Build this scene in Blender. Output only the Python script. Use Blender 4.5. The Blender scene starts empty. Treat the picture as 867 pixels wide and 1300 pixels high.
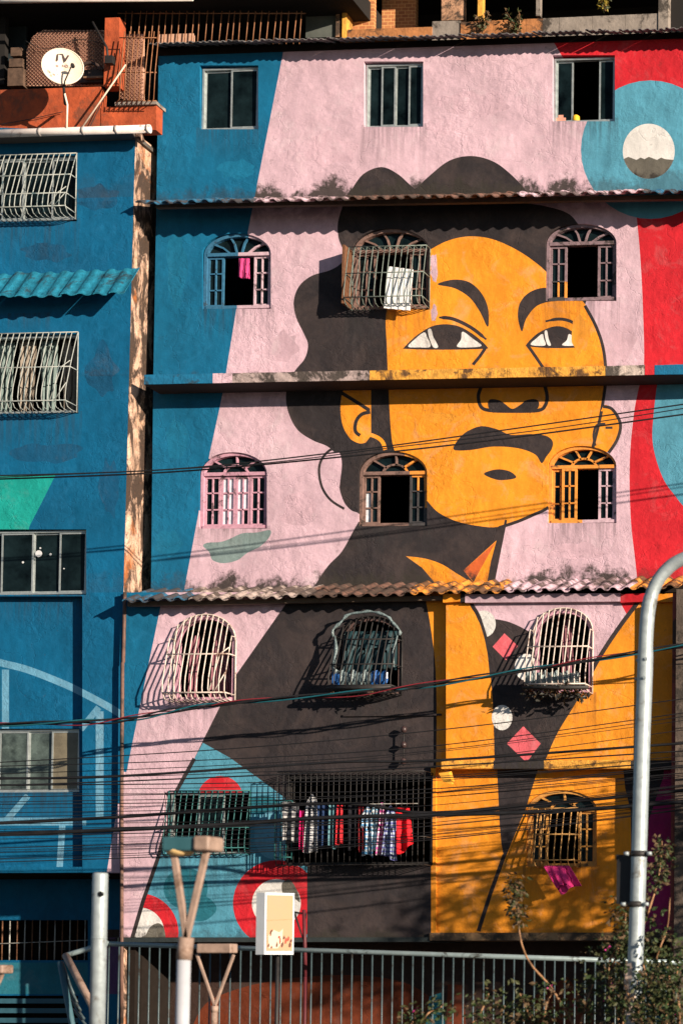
import bpy, bmesh, math, random
from mathutils import Vector, Matrix, Euler
from mathutils.geometry import delaunay_2d_cdt
random.seed(7)
RND = random.Random(11)
C = bpy.context.scene.collection
SC = bpy.context.scene
rad = math.radians

# ------------------------------------------------------------------ camera
PW, PH, F = 867.0, 1300.0, 2460.0            # survey picture size and focal length (px)
CAM = Vector((12.4, -30.0, 2.8))
YAW, PITCH = rad(3.9), rad(2.5)
PPX, PPY = 1282.0, 1123.0                    # principal point of the shift lens
cd = bpy.data.cameras.new('camera'); cam = bpy.data.objects.new('camera', cd); C.objects.link(cam)
cam.location = CAM; cam.rotation_euler = Euler((math.pi/2+PITCH, 0, YAW), 'XYZ')
cd.sensor_fit = 'VERTICAL'; cd.sensor_height = 24; cd.sensor_width = 16
cd.lens = F/PH*24
cd.shift_x = (PW/2-PPX)/PH; cd.shift_y = (PPY-PH/2)/PH
cd.clip_end = 1000
cd.dof.use_dof = True; cd.dof.focus_distance = 29.0; cd.dof.aperture_fstop = 1.35
SC.camera = cam
MR = cam.rotation_euler.to_matrix()

def U(px, py, Y):
    d = MR @ Vector(((px-PPX)/F, -(py-PPY)/F, -1.0))
    t = (Y-CAM.y)/d.y
    return CAM + d*t
def PX(p):
    v = MR.transposed() @ (Vector(p)-CAM)
    return (PPX+F*v.x/-v.z, PPY-F*v.y/-v.z)

# ------------------------------------------------------------------ light
SUN = Vector((1.70, -1.0, 0.46)).normalized()
w = bpy.data.worlds.new('World'); SC.world = w; w.use_nodes = True
nt = w.node_tree; bg = nt.nodes['Background']
sky = nt.nodes.new('ShaderNodeTexSky'); sky.sky_type = 'NISHITA'; sky.sun_disc = False; sky.altitude = 3000; sky.dust_density = .3
sky.sun_elevation = math.asin(SUN.z); sky.sun_rotation = math.atan2(SUN.x, SUN.y)
nt.links.new(sky.outputs[0], bg.inputs[0]); bg.inputs[1].default_value = 0.05
sl = bpy.data.lights.new('sun', 'SUN'); sl.energy = 5.0; sl.angle = rad(0.5); sl.color = (1.0, 0.85, 0.68)
so = bpy.data.objects.new('sun', sl); C.objects.link(so)
so.rotation_euler = SUN.to_track_quat('Z', 'Y').to_euler()
SC.view_settings.view_transform = 'Standard'; SC.view_settings.look = 'None'
SC.view_settings.exposure = 0.82; SC.view_settings.gamma = 1.0
SC.cycles.max_bounces = 5

# ------------------------------------------------------------------ materials
COL = dict(
    pink=(.64,.44,.52), pinkold=(.60,.405,.48), bluelt=(.006,.142,.268), deepold=(.004,.082,.182), yellowold=(.76,.30,.03), blue=(.004,.13,.26), deepblue=(.001,.108,.235), lightblue=(.085,.30,.42), sky=(.16,.42,.56), rustred=(.15,.032,.012), moldgrey=(.13,.12,.10), smear=(.20,.27,.27),
    yellow=(.86,.305,.022), red=(.60,.018,.030), dark=(.030,.025,.028), white=(.74,.72,.70), teal=(.008,.32,.28),
    magenta=(.38,.02,.12), orange=(.62,.13,.035), rust=(.30,.10,.05), purple=(.13,.06,.16), tealdk=(.02,.16,.22),
    bridge=(.13,.34,.50), brown=(.045,.025,.02), peach=(.75,.47,.33), diamond=(.74,.13,.16))
MATS = {}
def nmat(name):
    m = bpy.data.materials.new(name); m.use_nodes = True
    return m, m.node_tree, m.node_tree.nodes['Principled BSDF']
class N:
    def __init__(s, nt): s.nt = nt
    def new(s, t, **k):
        n = s.nt.nodes.new(t)
        for a, b in k.items(): setattr(n, a, b)
        return n
    def link(s, a, b): s.nt.links.new(a, b)
    def math(s, op, a, b=None, c=None, clamp=False):
        n = s.new('ShaderNodeMath', operation=op); n.use_clamp = clamp
        for i, v in enumerate((a, b, c)):
            if v is None: continue
            if isinstance(v, (int, float)): n.inputs[i].default_value = v
            else: s.link(v, n.inputs[i])
        return n.outputs[0]
    def noise(s, vec, scale, detail=4, rough=.55, dist=0):
        n = s.new('ShaderNodeTexNoise'); n.inputs['Scale'].default_value = scale
        n.inputs['Detail'].default_value = detail; n.inputs['Roughness'].default_value = rough
        n.inputs['Distortion'].default_value = dist
        s.link(vec, n.inputs['Vector']); return n.outputs['Fac']
    def mapr(s, v, a, b, c=0., d=1.):
        n = s.new('ShaderNodeMapRange'); n.inputs[1].default_value = a; n.inputs[2].default_value = b
        n.inputs[3].default_value = c; n.inputs[4].default_value = d; s.link(v, n.inputs[0]); return n.outputs[0]
    def mix(s, fac, a, b, mode='MIX'):
        n = s.new('ShaderNodeMix', data_type='RGBA', blend_type=mode)
        for i, v in ((0, fac), (6, a), (7, b)):
            if isinstance(v, (int, float)): n.inputs[i].default_value = v
            elif isinstance(v, tuple): n.inputs[i].default_value = (*v, 1) if len(v) == 3 else v
            else: s.link(v, n.inputs[i])
        return n.outputs[2]
def sep(n, v):
    s = n.new('ShaderNodeSeparateXYZ'); n.link(v, s.inputs[0]); return s.outputs
def scaled(n, v, sc):
    m = n.new('ShaderNodeMapping'); m.inputs['Scale'].default_value = sc; n.link(v, m.inputs[0]); return m.outputs[0]

# heights where damp climbs up the plaster above a ledge: (z, height, strength)
Z_A = U(500, 244, 0).z; Z_B = U(500, 744, 0).z; Z_S = U(500, 470, 0).z; Z_C = U(500, 1186, -.5).z
SILLS = []
for _x0, _x1, _y, _Y, _h in ((254,328,164,0,.5),(462,537,161,0,.7),(701,780,154,0,.7),(257,344,392,0,.6),(442,548,393,0,.8),(692,782,382,0,.7),(253,339,671,0,.35),(455,542,668,0,.6),(695,782,664,0,.6),
        (215,297,890,-.45,.6),(430,510,884,-.45,.8),(672,752,882,-.6,.8),(208,318,1086,-.45,.9),(363,549,1100,-.45,.8),(668,757,1101,-.4,.4),(-40,98,283,-.4,.9),(-40,100,527,-.4,.8),(-40,110,757,-.4,.5),(-40,100,1007,-.26,.6),(15,60,400,-.4,.3)):
    SILLS.append((U(_x0,_y,_Y).x, U(_x1,_y,_Y).x, U(_x0,_y,_Y).z, _h))
def paint(cname, mold=1.0, key=None):
    key = key or 'paint_'+cname
    if key in MATS: return MATS[key]
    mold *= .45 if 'blue' in cname or cname in ('yellow','red') else 1; rgb = COL[cname]; m, t, b = nmat(key); n = N(t)
    pos = n.new('ShaderNodeNewGeometry').outputs['Position']
    x, y, z = sep(n, pos)
    pos0 = pos; off = n.new('ShaderNodeVectorMath', operation='ADD'); n.link(pos, off.inputs[0]); hs = sum(ord(c)*(i+3) for i, c in enumerate(cname)) % 97
    off.inputs[1].default_value = (hs*1.7, hs*.9, hs*2.3); pos = off.outputs[0]
    big = n.noise(pos, .9, 5, .6); mid = n.noise(pos, 5, 6, .65, .4); fine = n.noise(pos, 42, 4, .7)
    streak = n.noise(scaled(n, pos, (5, 5, 1.1)), 1.0, 7, .7, .6)
    lum = n.mapr(big, .3, .7, .82, 1.12)
    lum = n.math('MULTIPLY', lum, n.mapr(mid, .3, .75, .90, 1.08))
    lum = n.math('MULTIPLY', lum, n.mapr(streak, .35, .65, .88, 1.04))
    lum = n.math('MULTIPLY', lum, n.mapr(fine, .3, .7, .93, 1.05))
    cc = n.new('ShaderNodeCombineColor'); [n.link(lum, cc.inputs[i]) for i in range(3)]
    col = n.mix(1.0, rgb, cc.outputs[0], 'MULTIPLY')
    # chalky fading in patches
    fade = n.mapr(n.noise(pos, 2.0, 8, .72, 1.0), .53, .66, 0, .30)
    g = sum(rgb)/3
    pale = tuple(min(.85, .55*c+.45*g+.10*(.25+g)) for c in rgb)
    if 'blue' in cname: pale = tuple(c*1.25+.012 for c in rgb)
    if cname == 'dark': pale = (.064,.047,.045); fade = n.mapr(n.noise(pos, 1.5, 8, .7, .8), .44, .68, 0, .75)
    col = n.mix(fade, col, pale)
    # dirt runs and small chips
    runs = n.mapr(n.noise(scaled(n, pos, (9, 9, 1.3)), 1.0, 8, .8, .5), .60, .72, 0, .42)
    col = n.mix(n.math('MULTIPLY', runs, .8), col, tuple(c*.42+.012 for c in rgb))
    chips = n.mapr(n.noise(pos, 15, 4, .65), .66, .69, 0, .75)
    gate = n.mapr(n.noise(pos, 1.3, 3), .48, .58, 0, 1)
    col = n.mix(n.math('MULTIPLY', chips, gate), col, tuple(c*.35+.03 for c in rgb))
    # damp
    mn = n.noise(pos, 3.2, 8, .72, .3); mn2 = n.noise(pos, 17, 5, .75)
    tot = None
    for z0, hh, st in ((Z_A, .36, 1.0), (Z_B, .40, 1.0), (Z_S, .12, .55), (Z_C, .20, .8)):
        r = n.mapr(z, z0-.05, z0+hh, 1.0*st, 0.0)
        r = n.math('MULTIPLY', r, n.math('GREATER_THAN', z, z0-.12))
        tot = r if tot is None else n.math('MAXIMUM', tot, r)
    cl = n.noise(scaled(n, pos, (1.6, 1.6, .25)), 1.4, 5, .6)
    thr = n.math('ADD', n.mapr(mn, .33, .66, .02, .75), n.mapr(mn2, .3, .7, -.12, .22))
    thr = n.math('ADD', thr, n.mapr(cl, .38, .62, .38, -.12))
    dm = n.mapr(n.math('SUBTRACT', tot, thr), -.16, .26, 0, .95*mold)
    col = n.mix(dm, col, (.035, .030, .026))
    # drips below the sills
    dr = None
    for (wx0, wx1, wz, hh) in SILLS:
        q = n.math('COMPARE', x, (wx0+wx1)/2, (wx1-wx0)/2+.06)
        q = n.math('MULTIPLY', q, n.mapr(z, wz-hh, wz, 0., 1.)); q = n.math('MULTIPLY', q, n.math('LESS_THAN', z, wz+.03))
        dr = q if dr is None else n.math('MAXIMUM', dr, q)
    dn = n.mapr(n.noise(scaled(n, pos, (15, 15, .8)), 1.0, 6, .7, .3), .42, .62, 0, 1)
    col = n.mix(n.math('MULTIPLY', n.math('MULTIPLY', dr, dn), .75), col, tuple(c*.30+.02 for c in rgb))
    # stains below ledges and awnings, strengthened to paint in the shade there
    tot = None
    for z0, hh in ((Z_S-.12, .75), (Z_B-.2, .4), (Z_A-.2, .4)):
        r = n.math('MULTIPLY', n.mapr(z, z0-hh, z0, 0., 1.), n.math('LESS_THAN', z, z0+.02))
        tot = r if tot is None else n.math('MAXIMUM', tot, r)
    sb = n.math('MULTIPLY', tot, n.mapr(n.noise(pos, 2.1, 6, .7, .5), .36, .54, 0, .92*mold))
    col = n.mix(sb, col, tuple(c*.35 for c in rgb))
    n.link(col, b.inputs['Base Color'])
    n.link(n.mapr(mid, .3, .7, .62, .9), b.inputs['Roughness'])
    b.inputs['Specular IOR Level'].default_value = .22
    # trowelled plaster relief
    patch = n.mapr(n.noise(pos, .8, 4, .6), .44, .60, .25, 1.)
    h = n.math('MULTIPLY', n.noise(pos, 1.9, 3, .5, .3), .9)
    h = n.math('ADD', h, n.math('MULTIPLY', n.math('MULTIPLY', n.noise(pos, 6.5, 7, .66, .5), patch), .75))
    h = n.math('ADD', h, n.math('MULTIPLY', n.math('MULTIPLY', n.mapr(n.noise(pos, 3.6, 6, .7, 1.2), .50, .53, 0, 1), patch), .05))
    h = n.math('ADD', h, n.math('MULTIPLY', fine, .07))
    cr = n.new('ShaderNodeTexVoronoi'); cr.feature = 'DISTANCE_TO_EDGE'; cr.inputs['Scale'].default_value = .55
    wv = n.new('ShaderNodeVectorMath', operation='ADD'); n.link(pos, wv.inputs[0])
    nn = n.new('ShaderNodeTexNoise'); nn.inputs['Scale'].default_value = 2.2; nn.inputs['Detail'].default_value = 6; n.link(pos, nn.inputs['Vector']); n.link(nn.outputs['Color'], wv.inputs[1])
    n.link(wv.outputs[0], cr.inputs['Vector'])
    h = n.math('ADD', h, n.math('MULTIPLY', n.mapr(cr.outputs['Distance'], 0, .006, -1, 0), .12))
    bp = n.new('ShaderNodeBump'); bp.inputs['Strength'].default_value = .6; bp.inputs['Distance'].default_value = .05
    n.link(h, bp.inputs['Height']); n.link(bp.outputs[0], b.inputs['Normal'])
    MATS[key] = m; return m

def simple(name, rgb, rough=.6, metal=0, var=.15, scale=9, bump=0., spec=.4, dirt=0., dirtcol=(.03,.025,.02), coat=0, streak=False):
    if name in MATS: return MATS[name]
    m, t, b = nmat(name); n = N(t)
    pos = n.new('ShaderNodeNewGeometry').outputs['Position']
    v = pos if not streak else scaled(n, pos, (3, 3, .35))
    no = n.noise(v, scale, 6, .65)
    f = n.mapr(no, .3, .7, 1-var, 1+var)
    cc = n.new('ShaderNodeCombineColor'); [n.link(f, cc.inputs[i]) for i in range(3)]
    col = n.mix(1.0, rgb, cc.outputs[0], 'MULTIPLY')
    if dirt:
        d = n.mapr(n.noise(v, scale*.35, 8, .75, .5), .60-.22*dirt, .68-.22*dirt, 0, .9)
        col = n.mix(d, col, dirtcol)
    n.link(col, b.inputs['Base Color']); n.link(n.mapr(no, .3, .7, max(0, rough-.12), min(1, rough+.1)), b.inputs['Roughness'])
    b.inputs['Metallic'].default_value = metal; b.inputs['Specular IOR Level'].default_value = spec
    if bump:
        bp = n.new('ShaderNodeBump'); bp.inputs['Strength'].default_value = bump; bp.inputs['Distance'].default_value = .02
        n.link(n.noise(pos, scale*2.2, 6, .65), bp.inputs['Height']); n.link(bp.outputs[0], b.inputs['Normal'])
    MATS[name] = m; return m
glass = simple('dark_glass', (.005,.011,.013), .12, var=.9, scale=2.5, spec=.12)
interior = simple('interior', (.018,.014,.012), .95, spec=.05)
alu = simple('aluminium', (.42,.46,.46), .42, .55, .18, 12)
galv = simple('galvanised', (.34,.39,.41), .5, .3, .16, 14, dirt=.12, dirtcol=(.16,.15,.13), bump=.1)
iron_dark = simple('iron_dark', (.02,.018,.018), .6, 0, .3, 20)
iron_white = simple('iron_cream', (.62,.53,.47), .55, 0, .2, 18, dirt=.28, dirtcol=(.12,.05,.03))
iron_grey = simple('iron_grey', (.36,.36,.34), .55, 0, .25, 18, dirt=.3, dirtcol=(.10,.05,.03))
iron_left = simple('iron_bluegrey', (.34,.36,.34), .55, 0, .3, 14, dirt=.3, dirtcol=(.05,.10,.12))
iron_teal = simple('iron_teal', (.02,.12,.12), .55, 0, .2, 18)
rusty = simple('rusty', (.16,.07,.035), .8, 0, .35, 22)
cablem = simple('cable_black', (.012,.012,.014), .55, 0, .2, 5)
cable_teal = simple('cable_teal', (.01,.10,.13), .5, 0, .2, 5)
cable_red = simple('cable_red', (.20,.02,.03), .5, 0, .2, 5)
plaster_old = simple('old_plaster', (.66,.42,.30), .85, 0, .3, 5, bump=1.0, dirt=.95, dirtcol=(.035,.02,.014), streak=True)
concrete = simple('concrete', (.26,.22,.19), .9, 0, .25, 5, bump=.6, dirt=.4)
asphalt = simple('asphalt', (.05,.05,.05), .9, 0, .2, 20, bump=.3)
paving = simple('paving', (.09,.08,.075), .9, 0, .2, 8, bump=.3)

# ------------------------------------------------------------------ helpers
class MB:
    def __init__(s): s.v = []; s.f = []; s.m = []; s.mats = []; s.sm = []
    def mi(s, mat):
        if mat not in s.mats: s.mats.append(mat)
        return s.mats.index(mat)
    def face(s, pts, mat, smooth=False):
        b = len(s.v); s.v += [tuple(p) for p in pts]; s.f.append(tuple(range(b, b+len(pts)))); s.m.append(s.mi(mat)); s.sm.append(smooth)
    def box(s, a, b, mat):
        x0, x1 = sorted((a[0], b[0])); y0, y1 = sorted((a[1], b[1])); z0, z1 = sorted((a[2], b[2]))
        k = len(s.v); s.v += [(x, y, z) for x in (x0, x1) for y in (y0, y1) for z in (z0, z1)]
        for q in ((0,1,3,2), (4,6,7,5), (0,4,5,1), (2,3,7,6), (0,2,6,4), (1,5,7,3)):
            s.f.append(tuple(k+i for i in q)); s.m.append(s.mi(mat)); s.sm.append(False)
    def hexa(s, P, mat):      # 8 points: bottom 4 ccw, top 4 ccw
        k = len(s.v); s.v += [tuple(p) for p in P]
        for q in ((3,2,1,0), (4,5,6,7), (0,1,5,4), (1,2,6,5), (2,3,7,6), (3,0,4,7)):
            s.f.append(tuple(k+i for i in q)); s.m.append(s.mi(mat)); s.sm.append(False)
    def bar(s, p, q, wd, dp, mat):   # rectangular bar in the x-z plane, wd in plane, dp along y
        p, q = Vector(p), Vector(q); d = (q-p)
        if d.length < 1e-6: return
        side = Vector((0,1,0)).cross(d).normalized()*wd/2; yv = Vector((0, dp/2, 0))
        s.hexa([p-side-yv, p+side-yv, p+side+yv, p-side+yv, q-side-yv, q+side-yv, q+side+yv, q-side+yv], mat)
    def tube(s, path, r, mat, n=6, cap=True, closed=False):
        path = [Vector(p) for p in path]; k0 = len(s.v); up = None
        for i, p in enumerate(path):
            a = path[max(0, i-1)]; b = path[min(len(path)-1, i+1)]
            d = (b-a).normalized()
            if up is None:
                up = Vector((0,0,1)) if abs(d.z) < .9 else Vector((0,1,0))
            e1 = d.cross(up).normalized(); e2 = e1.cross(d).normalized(); up = e2
            rr = r[i] if isinstance(r, (list, tuple)) else r
            for j in range(n):
                t = 2*math.pi*j/n
                s.v.append(tuple(p+e1*math.cos(t)*rr+e2*math.sin(t)*rr))
        for i in range(len(path)-1):
            for j in range(n):
                a = k0+i*n+j; b = k0+i*n+(j+1) % n
                s.f.append((a, b, b+n, a+n)); s.m.append(s.mi(mat)); s.sm.append(True)
        if cap:
            s.f.append(tuple(k0+j for j in reversed(range(n)))); s.m.append(s.mi(mat)); s.sm.append(False)
            s.f.append(tuple(k0+(len(path)-1)*n+j for j in range(n))); s.m.append(s.mi(mat)); s.sm.append(False)
    def disc(s, c, r, nrm, mat, n=20, th=.01):
        s.tube([Vector(c), Vector(c)+Vector(nrm).normalized()*th], r, mat, n)
    def prism(s, poly, y0, y1, mat):     # poly list of (x,z)
        n = len(poly)
        s.face([(x, y0, z) for x, z in poly], mat); s.face([(x, y1, z) for x, z in reversed(poly)], mat)
        for i in range(n):
            (a, b), (c, d) = poly[i], poly[(i+1) % n]
            s.face([(a, y0, b), (a, y1, b), (c, y1, d), (c, y0, d)], mat)
    def build(s, name, parent=None, off=None, label=None):
        me = bpy.data.meshes.new(name)
        o0 = Vector((0,0,0)) if off is None else off
        if parent is not None and off is None: o0 = parent['_o'] if False else OFF.get(parent.name, Vector((0,0,0)))
        me.from_pydata([tuple(Vector(v)-o0) for v in s.v], [], s.f)
        for m in s.mats: me.materials.append(m)
        me.polygons.foreach_set('material_index', s.m); me.polygons.foreach_set('use_smooth', s.sm)
        me.update()
        bm = bmesh.new(); bm.from_mesh(me); bmesh.ops.recalc_face_normals(bm, faces=bm.faces); bm.to_mesh(me); bm.free()
        o = bpy.data.objects.new(name, me); C.objects.link(o)
        if parent is not None: o.parent = parent; OFF[o.name] = o0
        elif off is not None: o.location = off; OFF[o.name] = off
        else: OFF[o.name] = Vector((0,0,0))
        if label: o['label'] = label
        return o
OFF = {}
def thing(name, label, cat, loc=(0,0,0), group=None):
    o = bpy.data.objects.new(name, None); C.objects.link(o); o.location = loc; OFF[o.name] = Vector(loc)
    o['label'] = label; o['category'] = cat
    if group: o['group'] = group
    return o
def tag(o, label, cat, group=None):
    o['label'] = label; o['category'] = cat
    if group: o['group'] = group
    return o
def struct(o): o['kind'] = 'structure'; return o
def smooth(pts, closed=True, k=5):
    n = len(pts); out = []
    rng = range(n) if closed else range(n-1)
    for i in rng:
        if closed: p0, p1, p2, p3 = pts[(i-1) % n], pts[i], pts[(i+1) % n], pts[(i+2) % n]
        else: p0, p1, p2, p3 = pts[max(0, i-1)], pts[i], pts[i+1], pts[min(n-1, i+2)]
        for j in range(k):
            t = j/k
            out.append(tuple(.5*((2*p1[c])+(-p0[c]+p2[c])*t+(2*p0[c]-5*p1[c]+4*p2[c]-p3[c])*t*t+(-p0[c]+3*p1[c]-3*p2[c]+p3[c])*t**3) for c in range(2)))
    if not closed: out.append(tuple(pts[-1]))
    return out
def circ(cx, cy, rx, ry=None, n=40):
    ry = ry or rx
    return [(cx+rx*math.cos(2*math.pi*i/n), cy+ry*math.sin(2*math.pi*i/n)) for i in range(n)]
def stroke(pts, w, sm=True):
    if sm and len(pts) > 2: pts = smooth(pts, False, 5)
    L, R = [], []
    n = len(pts)
    for i in range(n):
        a = pts[max(0, i-1)]; b = pts[min(n-1, i+1)]
        dx, dy = b[0]-a[0], b[1]-a[1]; l = math.hypot(dx, dy) or 1
        ww = w[min(len(w)-1, int(i/(n-1)*(len(w)-1)+.5))] if isinstance(w, (list, tuple)) else w
        L.append((pts[i][0]-dy/l*ww/2, pts[i][1]+dx/l*ww/2)); R.append((pts[i][0]+dy/l*ww/2, pts[i][1]-dx/l*ww/2))
    return L+R[::-1]
def inside(p, poly):
    x, y = p; c = False; n = len(poly); j = n-1
    for i in range(n):
        xi, yi = poly[i]; xj, yj = poly[j]
        if (yi > y) != (yj > y) and x < (xj-xi)*(y-yi)/(yj-yi)+xi: c = not c
        j = i
    return c
def colour_at(regs, base, px, py):
    for cn, poly, bb in reversed(regs):
        if bb[0] <= px <= bb[2] and bb[1] <= py <= bb[3] and inside((px, py), poly): return cn
    return base
def R(cn, poly):
    xs = [p[0] for p in poly]; ys = [p[1] for p in poly]
    return (cn, poly, (min(xs), min(ys), max(xs), max(ys)))

def painted_wall(name, parent, outline, regs, base, holes, Y, depth=.2, mold=1.0):
    """one plaster sheet with its painted picture: outline, regions, holes in survey px, on the plane y=Y."""
    verts, edges = [], []
    def add(poly):
        k = len(verts)
        pts = []
        for p in poly:
            if not pts or math.hypot(p[0]-pts[-1][0], p[1]-pts[-1][1]) > .25: pts.append(p)
        for p in pts: verts.append(Vector((p[0]/100+RND.uniform(-1,1)*1e-5, p[1]/100+RND.uniform(-1,1)*1e-5)))
        n = len(pts)
        for i in range(n): edges.append((k+i, k+(i+1) % n))
    add(outline)
    for h in holes: add(h)
    for r in regs: add(r[1])
    vo, eo, fo, _, _, _ = delaunay_2d_cdt(verts, edges, [], 0, 1e-6)
    bo = R('', outline)
    mb = MB(); P = []
    for v in vo: P.append(U(v.x*100, v.y*100, Y))
    mb.v = [tuple(p) for p in P]
    ec = {}
    for f in fo:
        cx = sum(vo[i].x for i in f)/len(f)*100; cy = sum(vo[i].y for i in f)/len(f)*100
        if not inside((cx, cy), outline) or any(inside((cx, cy), h) for h in holes): continue
        cn = colour_at(regs, base, cx, cy)
        mi = mb.mi(paint(cn, mold))
        mb.f.append(tuple(f)); mb.m.append(mi); mb.sm.append(False)
        for i in range(len(f)):
            e = tuple(sorted((f[i], f[(i+1) % len(f)]))); ec.setdefault(e, []).append(mi)
    nb = len(mb.v); mb.v += [(p.x, Y+depth, p.z) for p in P]
    for (a, b), ms in ec.items():
        if len(ms) == 1:
            mb.f.append((a, b, b+nb, a+nb)); mb.m.append(ms[0]); mb.sm.append(False)
    # drop loose verts
    used = sorted({i for f in mb.f for i in f}); mp = {k: i for i, k in enumerate(used)}
    mb.v = [mb.v[i] for i in used]; mb.f = [tuple(mp[i] for i in f) for f in mb.f]
    return mb.build(name, parent)
def rectp(x0, y0, x1, y1): return [(x0, y0), (x1, y0), (x1, y1), (x0, y1)]
def archp(x0, x1, yt, ys, yb, n=18):
    cx, rx, ry = (x0+x1)/2, (x1-x0)/2, ys-yt
    return [(x0, yb), (x1, yb)]+[(cx+rx*math.cos(math.pi*i/n), ys-ry*math.sin(math.pi*i/n)) for i in range(n+1)]

# ------------------------------------------------------------------ the mural, traced on the walls (survey px)
hair_left = smooth([(447,236),(437,257),(429,282),(430,303),(437,322),(433,334),(419,343),(396,350),(380,363),(373,382),(376,403),(386,424),(391,438),(387,455),(375,470),(366,487),(363,505),(367,526),(378,546),(397,559),(416,567),(427,579),(430,599),(431,620),(437,638),(446,648),(455,652),(455,662),(449,673),(434,700),(416,719),(398,746)], False)
hair_top = smooth([(446,241),(461,221),(484,212),(505,221),(523,237),(529,238),(544,224),(570,204),(598,198),(626,205),(649,222),(668,242)], False)
hair_right = smooth([(668,258),(693,262),(719,270),(733,284),(746,310),(752,350),(742,388)], False)
UP = [
 R('blue', [(150,20),(366,20),(362,54),(325,242),(315,294),(300,394),(287,474),(284,494),(279,518),(267,573),(247,680),(232,760),(150,760)]),
 R('red', [(698,20),(698,46),(736,110),(780,150),(867,150),(910,20)]),
 R('red', smooth([(806,262),(811,310),(815,376),(817,464),(810,494),(804,527),(799,584),(800,656),(806,713),(811,760)], False)+[(930,760),(930,262)]),
 R('lightblue', smooth([(842,470),(835,481),(829,527),(828,563),(838,600),(853,625),(880,646),(930,600),(930,470)])),
 R('lightblue', circ(825,190,88)),
 R('white', circ(823,192,33,35)),
 R('moldgrey', [(791,202)]+[(797+i*5.2,199+(i*7%5)) for i in range(10)]+[(855,203)]+[(823+33*math.cos(math.radians(a)),192+35*math.sin(math.radians(a))) for a in range(20,170,10)]),
 R('dark', hair_top+hair_right+[(690,500),(640,669),(636,690),(624,760),(400,760)]+hair_left[::-1]),
 R('pink', smooth([(430,574),(434,590),(431,623),(437,640),(427,630),(415,608),(414,590),(420,578)])) ,
 R('yellow', smooth([(490,400),(500,360),(520,335),(546,317),(570,305),(597,300),(626,304),(657,318),(683,336),(700,352),(716,366),(733,378),(742,386),(755,410),(764,436),(768,463),(768,486),(764,522),(757,553),(742,598),(716,630),(693,645),(678,652),(657,661),(631,669),(609,668),(580,662),(557,651),(544,638),(530,620),(510,592),(500,570),(496,545),(493,491),(491,440)])),
 R('dark', stroke([(742,388),(755,412),(764,437),(768,463),(768,486),(763,522),(756,553)], 4)),
 R('yellow', smooth([(765,516),(776,520),(784,532),(787,543),(784,556),(773,573),(757,570),(752,556)])),
 R('dark', stroke([(765,516),(776,519),(785,532),(787,544),(782,560),(772,575)], 4)),
 R('dark', stroke([(768,538),(757,540),(753,552),(755,566)], 3)),
 R('dark', stroke([(768,543),(777,543)], 3, False)),
 R('dark', stroke([(763,522),(756,553),(742,598),(716,630),(693,646),(678,653),(657,662),(633,670)], 4)),
 # left ear
 R('yellow', [(436,495),(471,495),(471,553)]+smooth([(464,562),(457,563),(449,560),(443,555),(435,540),(432,518),(434,500)], False)),
 R('dark', stroke([(434,499),(452,510),(469,521)], 4.5)),
 R('dark', stroke([(470,523),(459,526),(452,535),(451,547),(457,553)], 4.5)),
 R('yellow', stroke([(462,552),(470,552),(480,556),(486,562),(489,571)], 5)),
 R('dark', stroke([(430,568),(418,572),(408,584),(405,599),(409,619),(420,635),(437,646)], 3.2)),
 # brows
 R('dark', smooth([(555,361),(575,355),(595,358),(610,371),(619,390),(620,412),(617,413),(609,396),(596,378),(577,366)])),
 R('dark', smooth([(662,421),(657,402),(660,384),(672,371),(692,365),(716,368),(716,380),(692,384),(678,391),(667,406)])),
 # eyes
 R('dark', stroke([(557,403),(575,405),(598,416),(617,431)], [2.5,4.5,4.5,4.5,2.5])),
 R('dark', smooth([(513,441),(530,425),(552,413),(578,413),(600,424),(618,440),(612,443),(560,444),(516,443)])),
 R('white', smooth([(518,440),(526,431),(538,422),(542,428),(546,440),(532,441)])),
 R('white', smooth([(543,419),(547,418),(550,428),(556,440),(550,441),(545,430)])),
 R('white', smooth([(587,421),(600,430),(611,439),(595,441),(580,440),(585,431)])),
 R('dark', stroke([(617,440),(609,452),(600,463)], 4)),
 R('dark', stroke([(692,408),(709,405),(724,408),(737,417)], [2.5,4,4,2.5])),
 R('dark', smooth([(668,437),(684,422),(706,414),(725,420),(740,436),(733,441),(700,442),(672,440)])),
 R('white', smooth([(673,437),(680,430),(688,424),(690,430),(692,438),(682,439)])),
 R('white', smooth([(691,421),(694,420),(696,430),(699,438),(695,438),(692,430)])),
 R('white', smooth([(722,424),(730,430),(736,437),(725,439),(713,438),(719,432)])),
 R('dark', stroke([(669,438),(679,452),(689,467)], 4)),
 # nose
 R('dark', stroke([(612,488),(607,502),(610,516),(621,521),(650,522),(683,521),(692,514),(694,502),(690,486)], 4.5)),
 R('dark', smooth([(619,513),(622,507),(633,508),(641,513),(650,519),(660,514),(668,508),(680,507),(684,513),(678,521),(650,523),(624,521)])),
 # lips
 R('dark', smooth([(575,569),(583,556),(594,547),(611,541),(631,545),(648,552),(673,551),(692,553),(701,560),(700,570),(693,580),(687,588),(679,577),(657,569),(626,567),(600,571),(582,572)])),
 R('dark', smooth([(614,602),(624,597),(636,596),(648,599),(655,606),(645,609),(630,609)])),
 # collar
 R('yellow', smooth([(515,706),(539,709),(560,716),(578,727),(600,741),(610,752)], False)+[(560,756),(551,739),(536,721)]),
 R('dark', stroke([(584,726),(596,737),(606,750)], 4)),
 R('yellow', [(630,686),(588,724),(602,741),(606,756),(618,740),(623,712)]),
 R('orange', [(629,688),(588,724),(601,739),(610,722)]),  # shaded corner of the collar, the shade painted as an orange patch
 R('dark', stroke([(642,660),(634,700),(622,760)], 3)),
 R('white', [(-10,-10),(-9,-10),(-9,-9)]),
]
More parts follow.
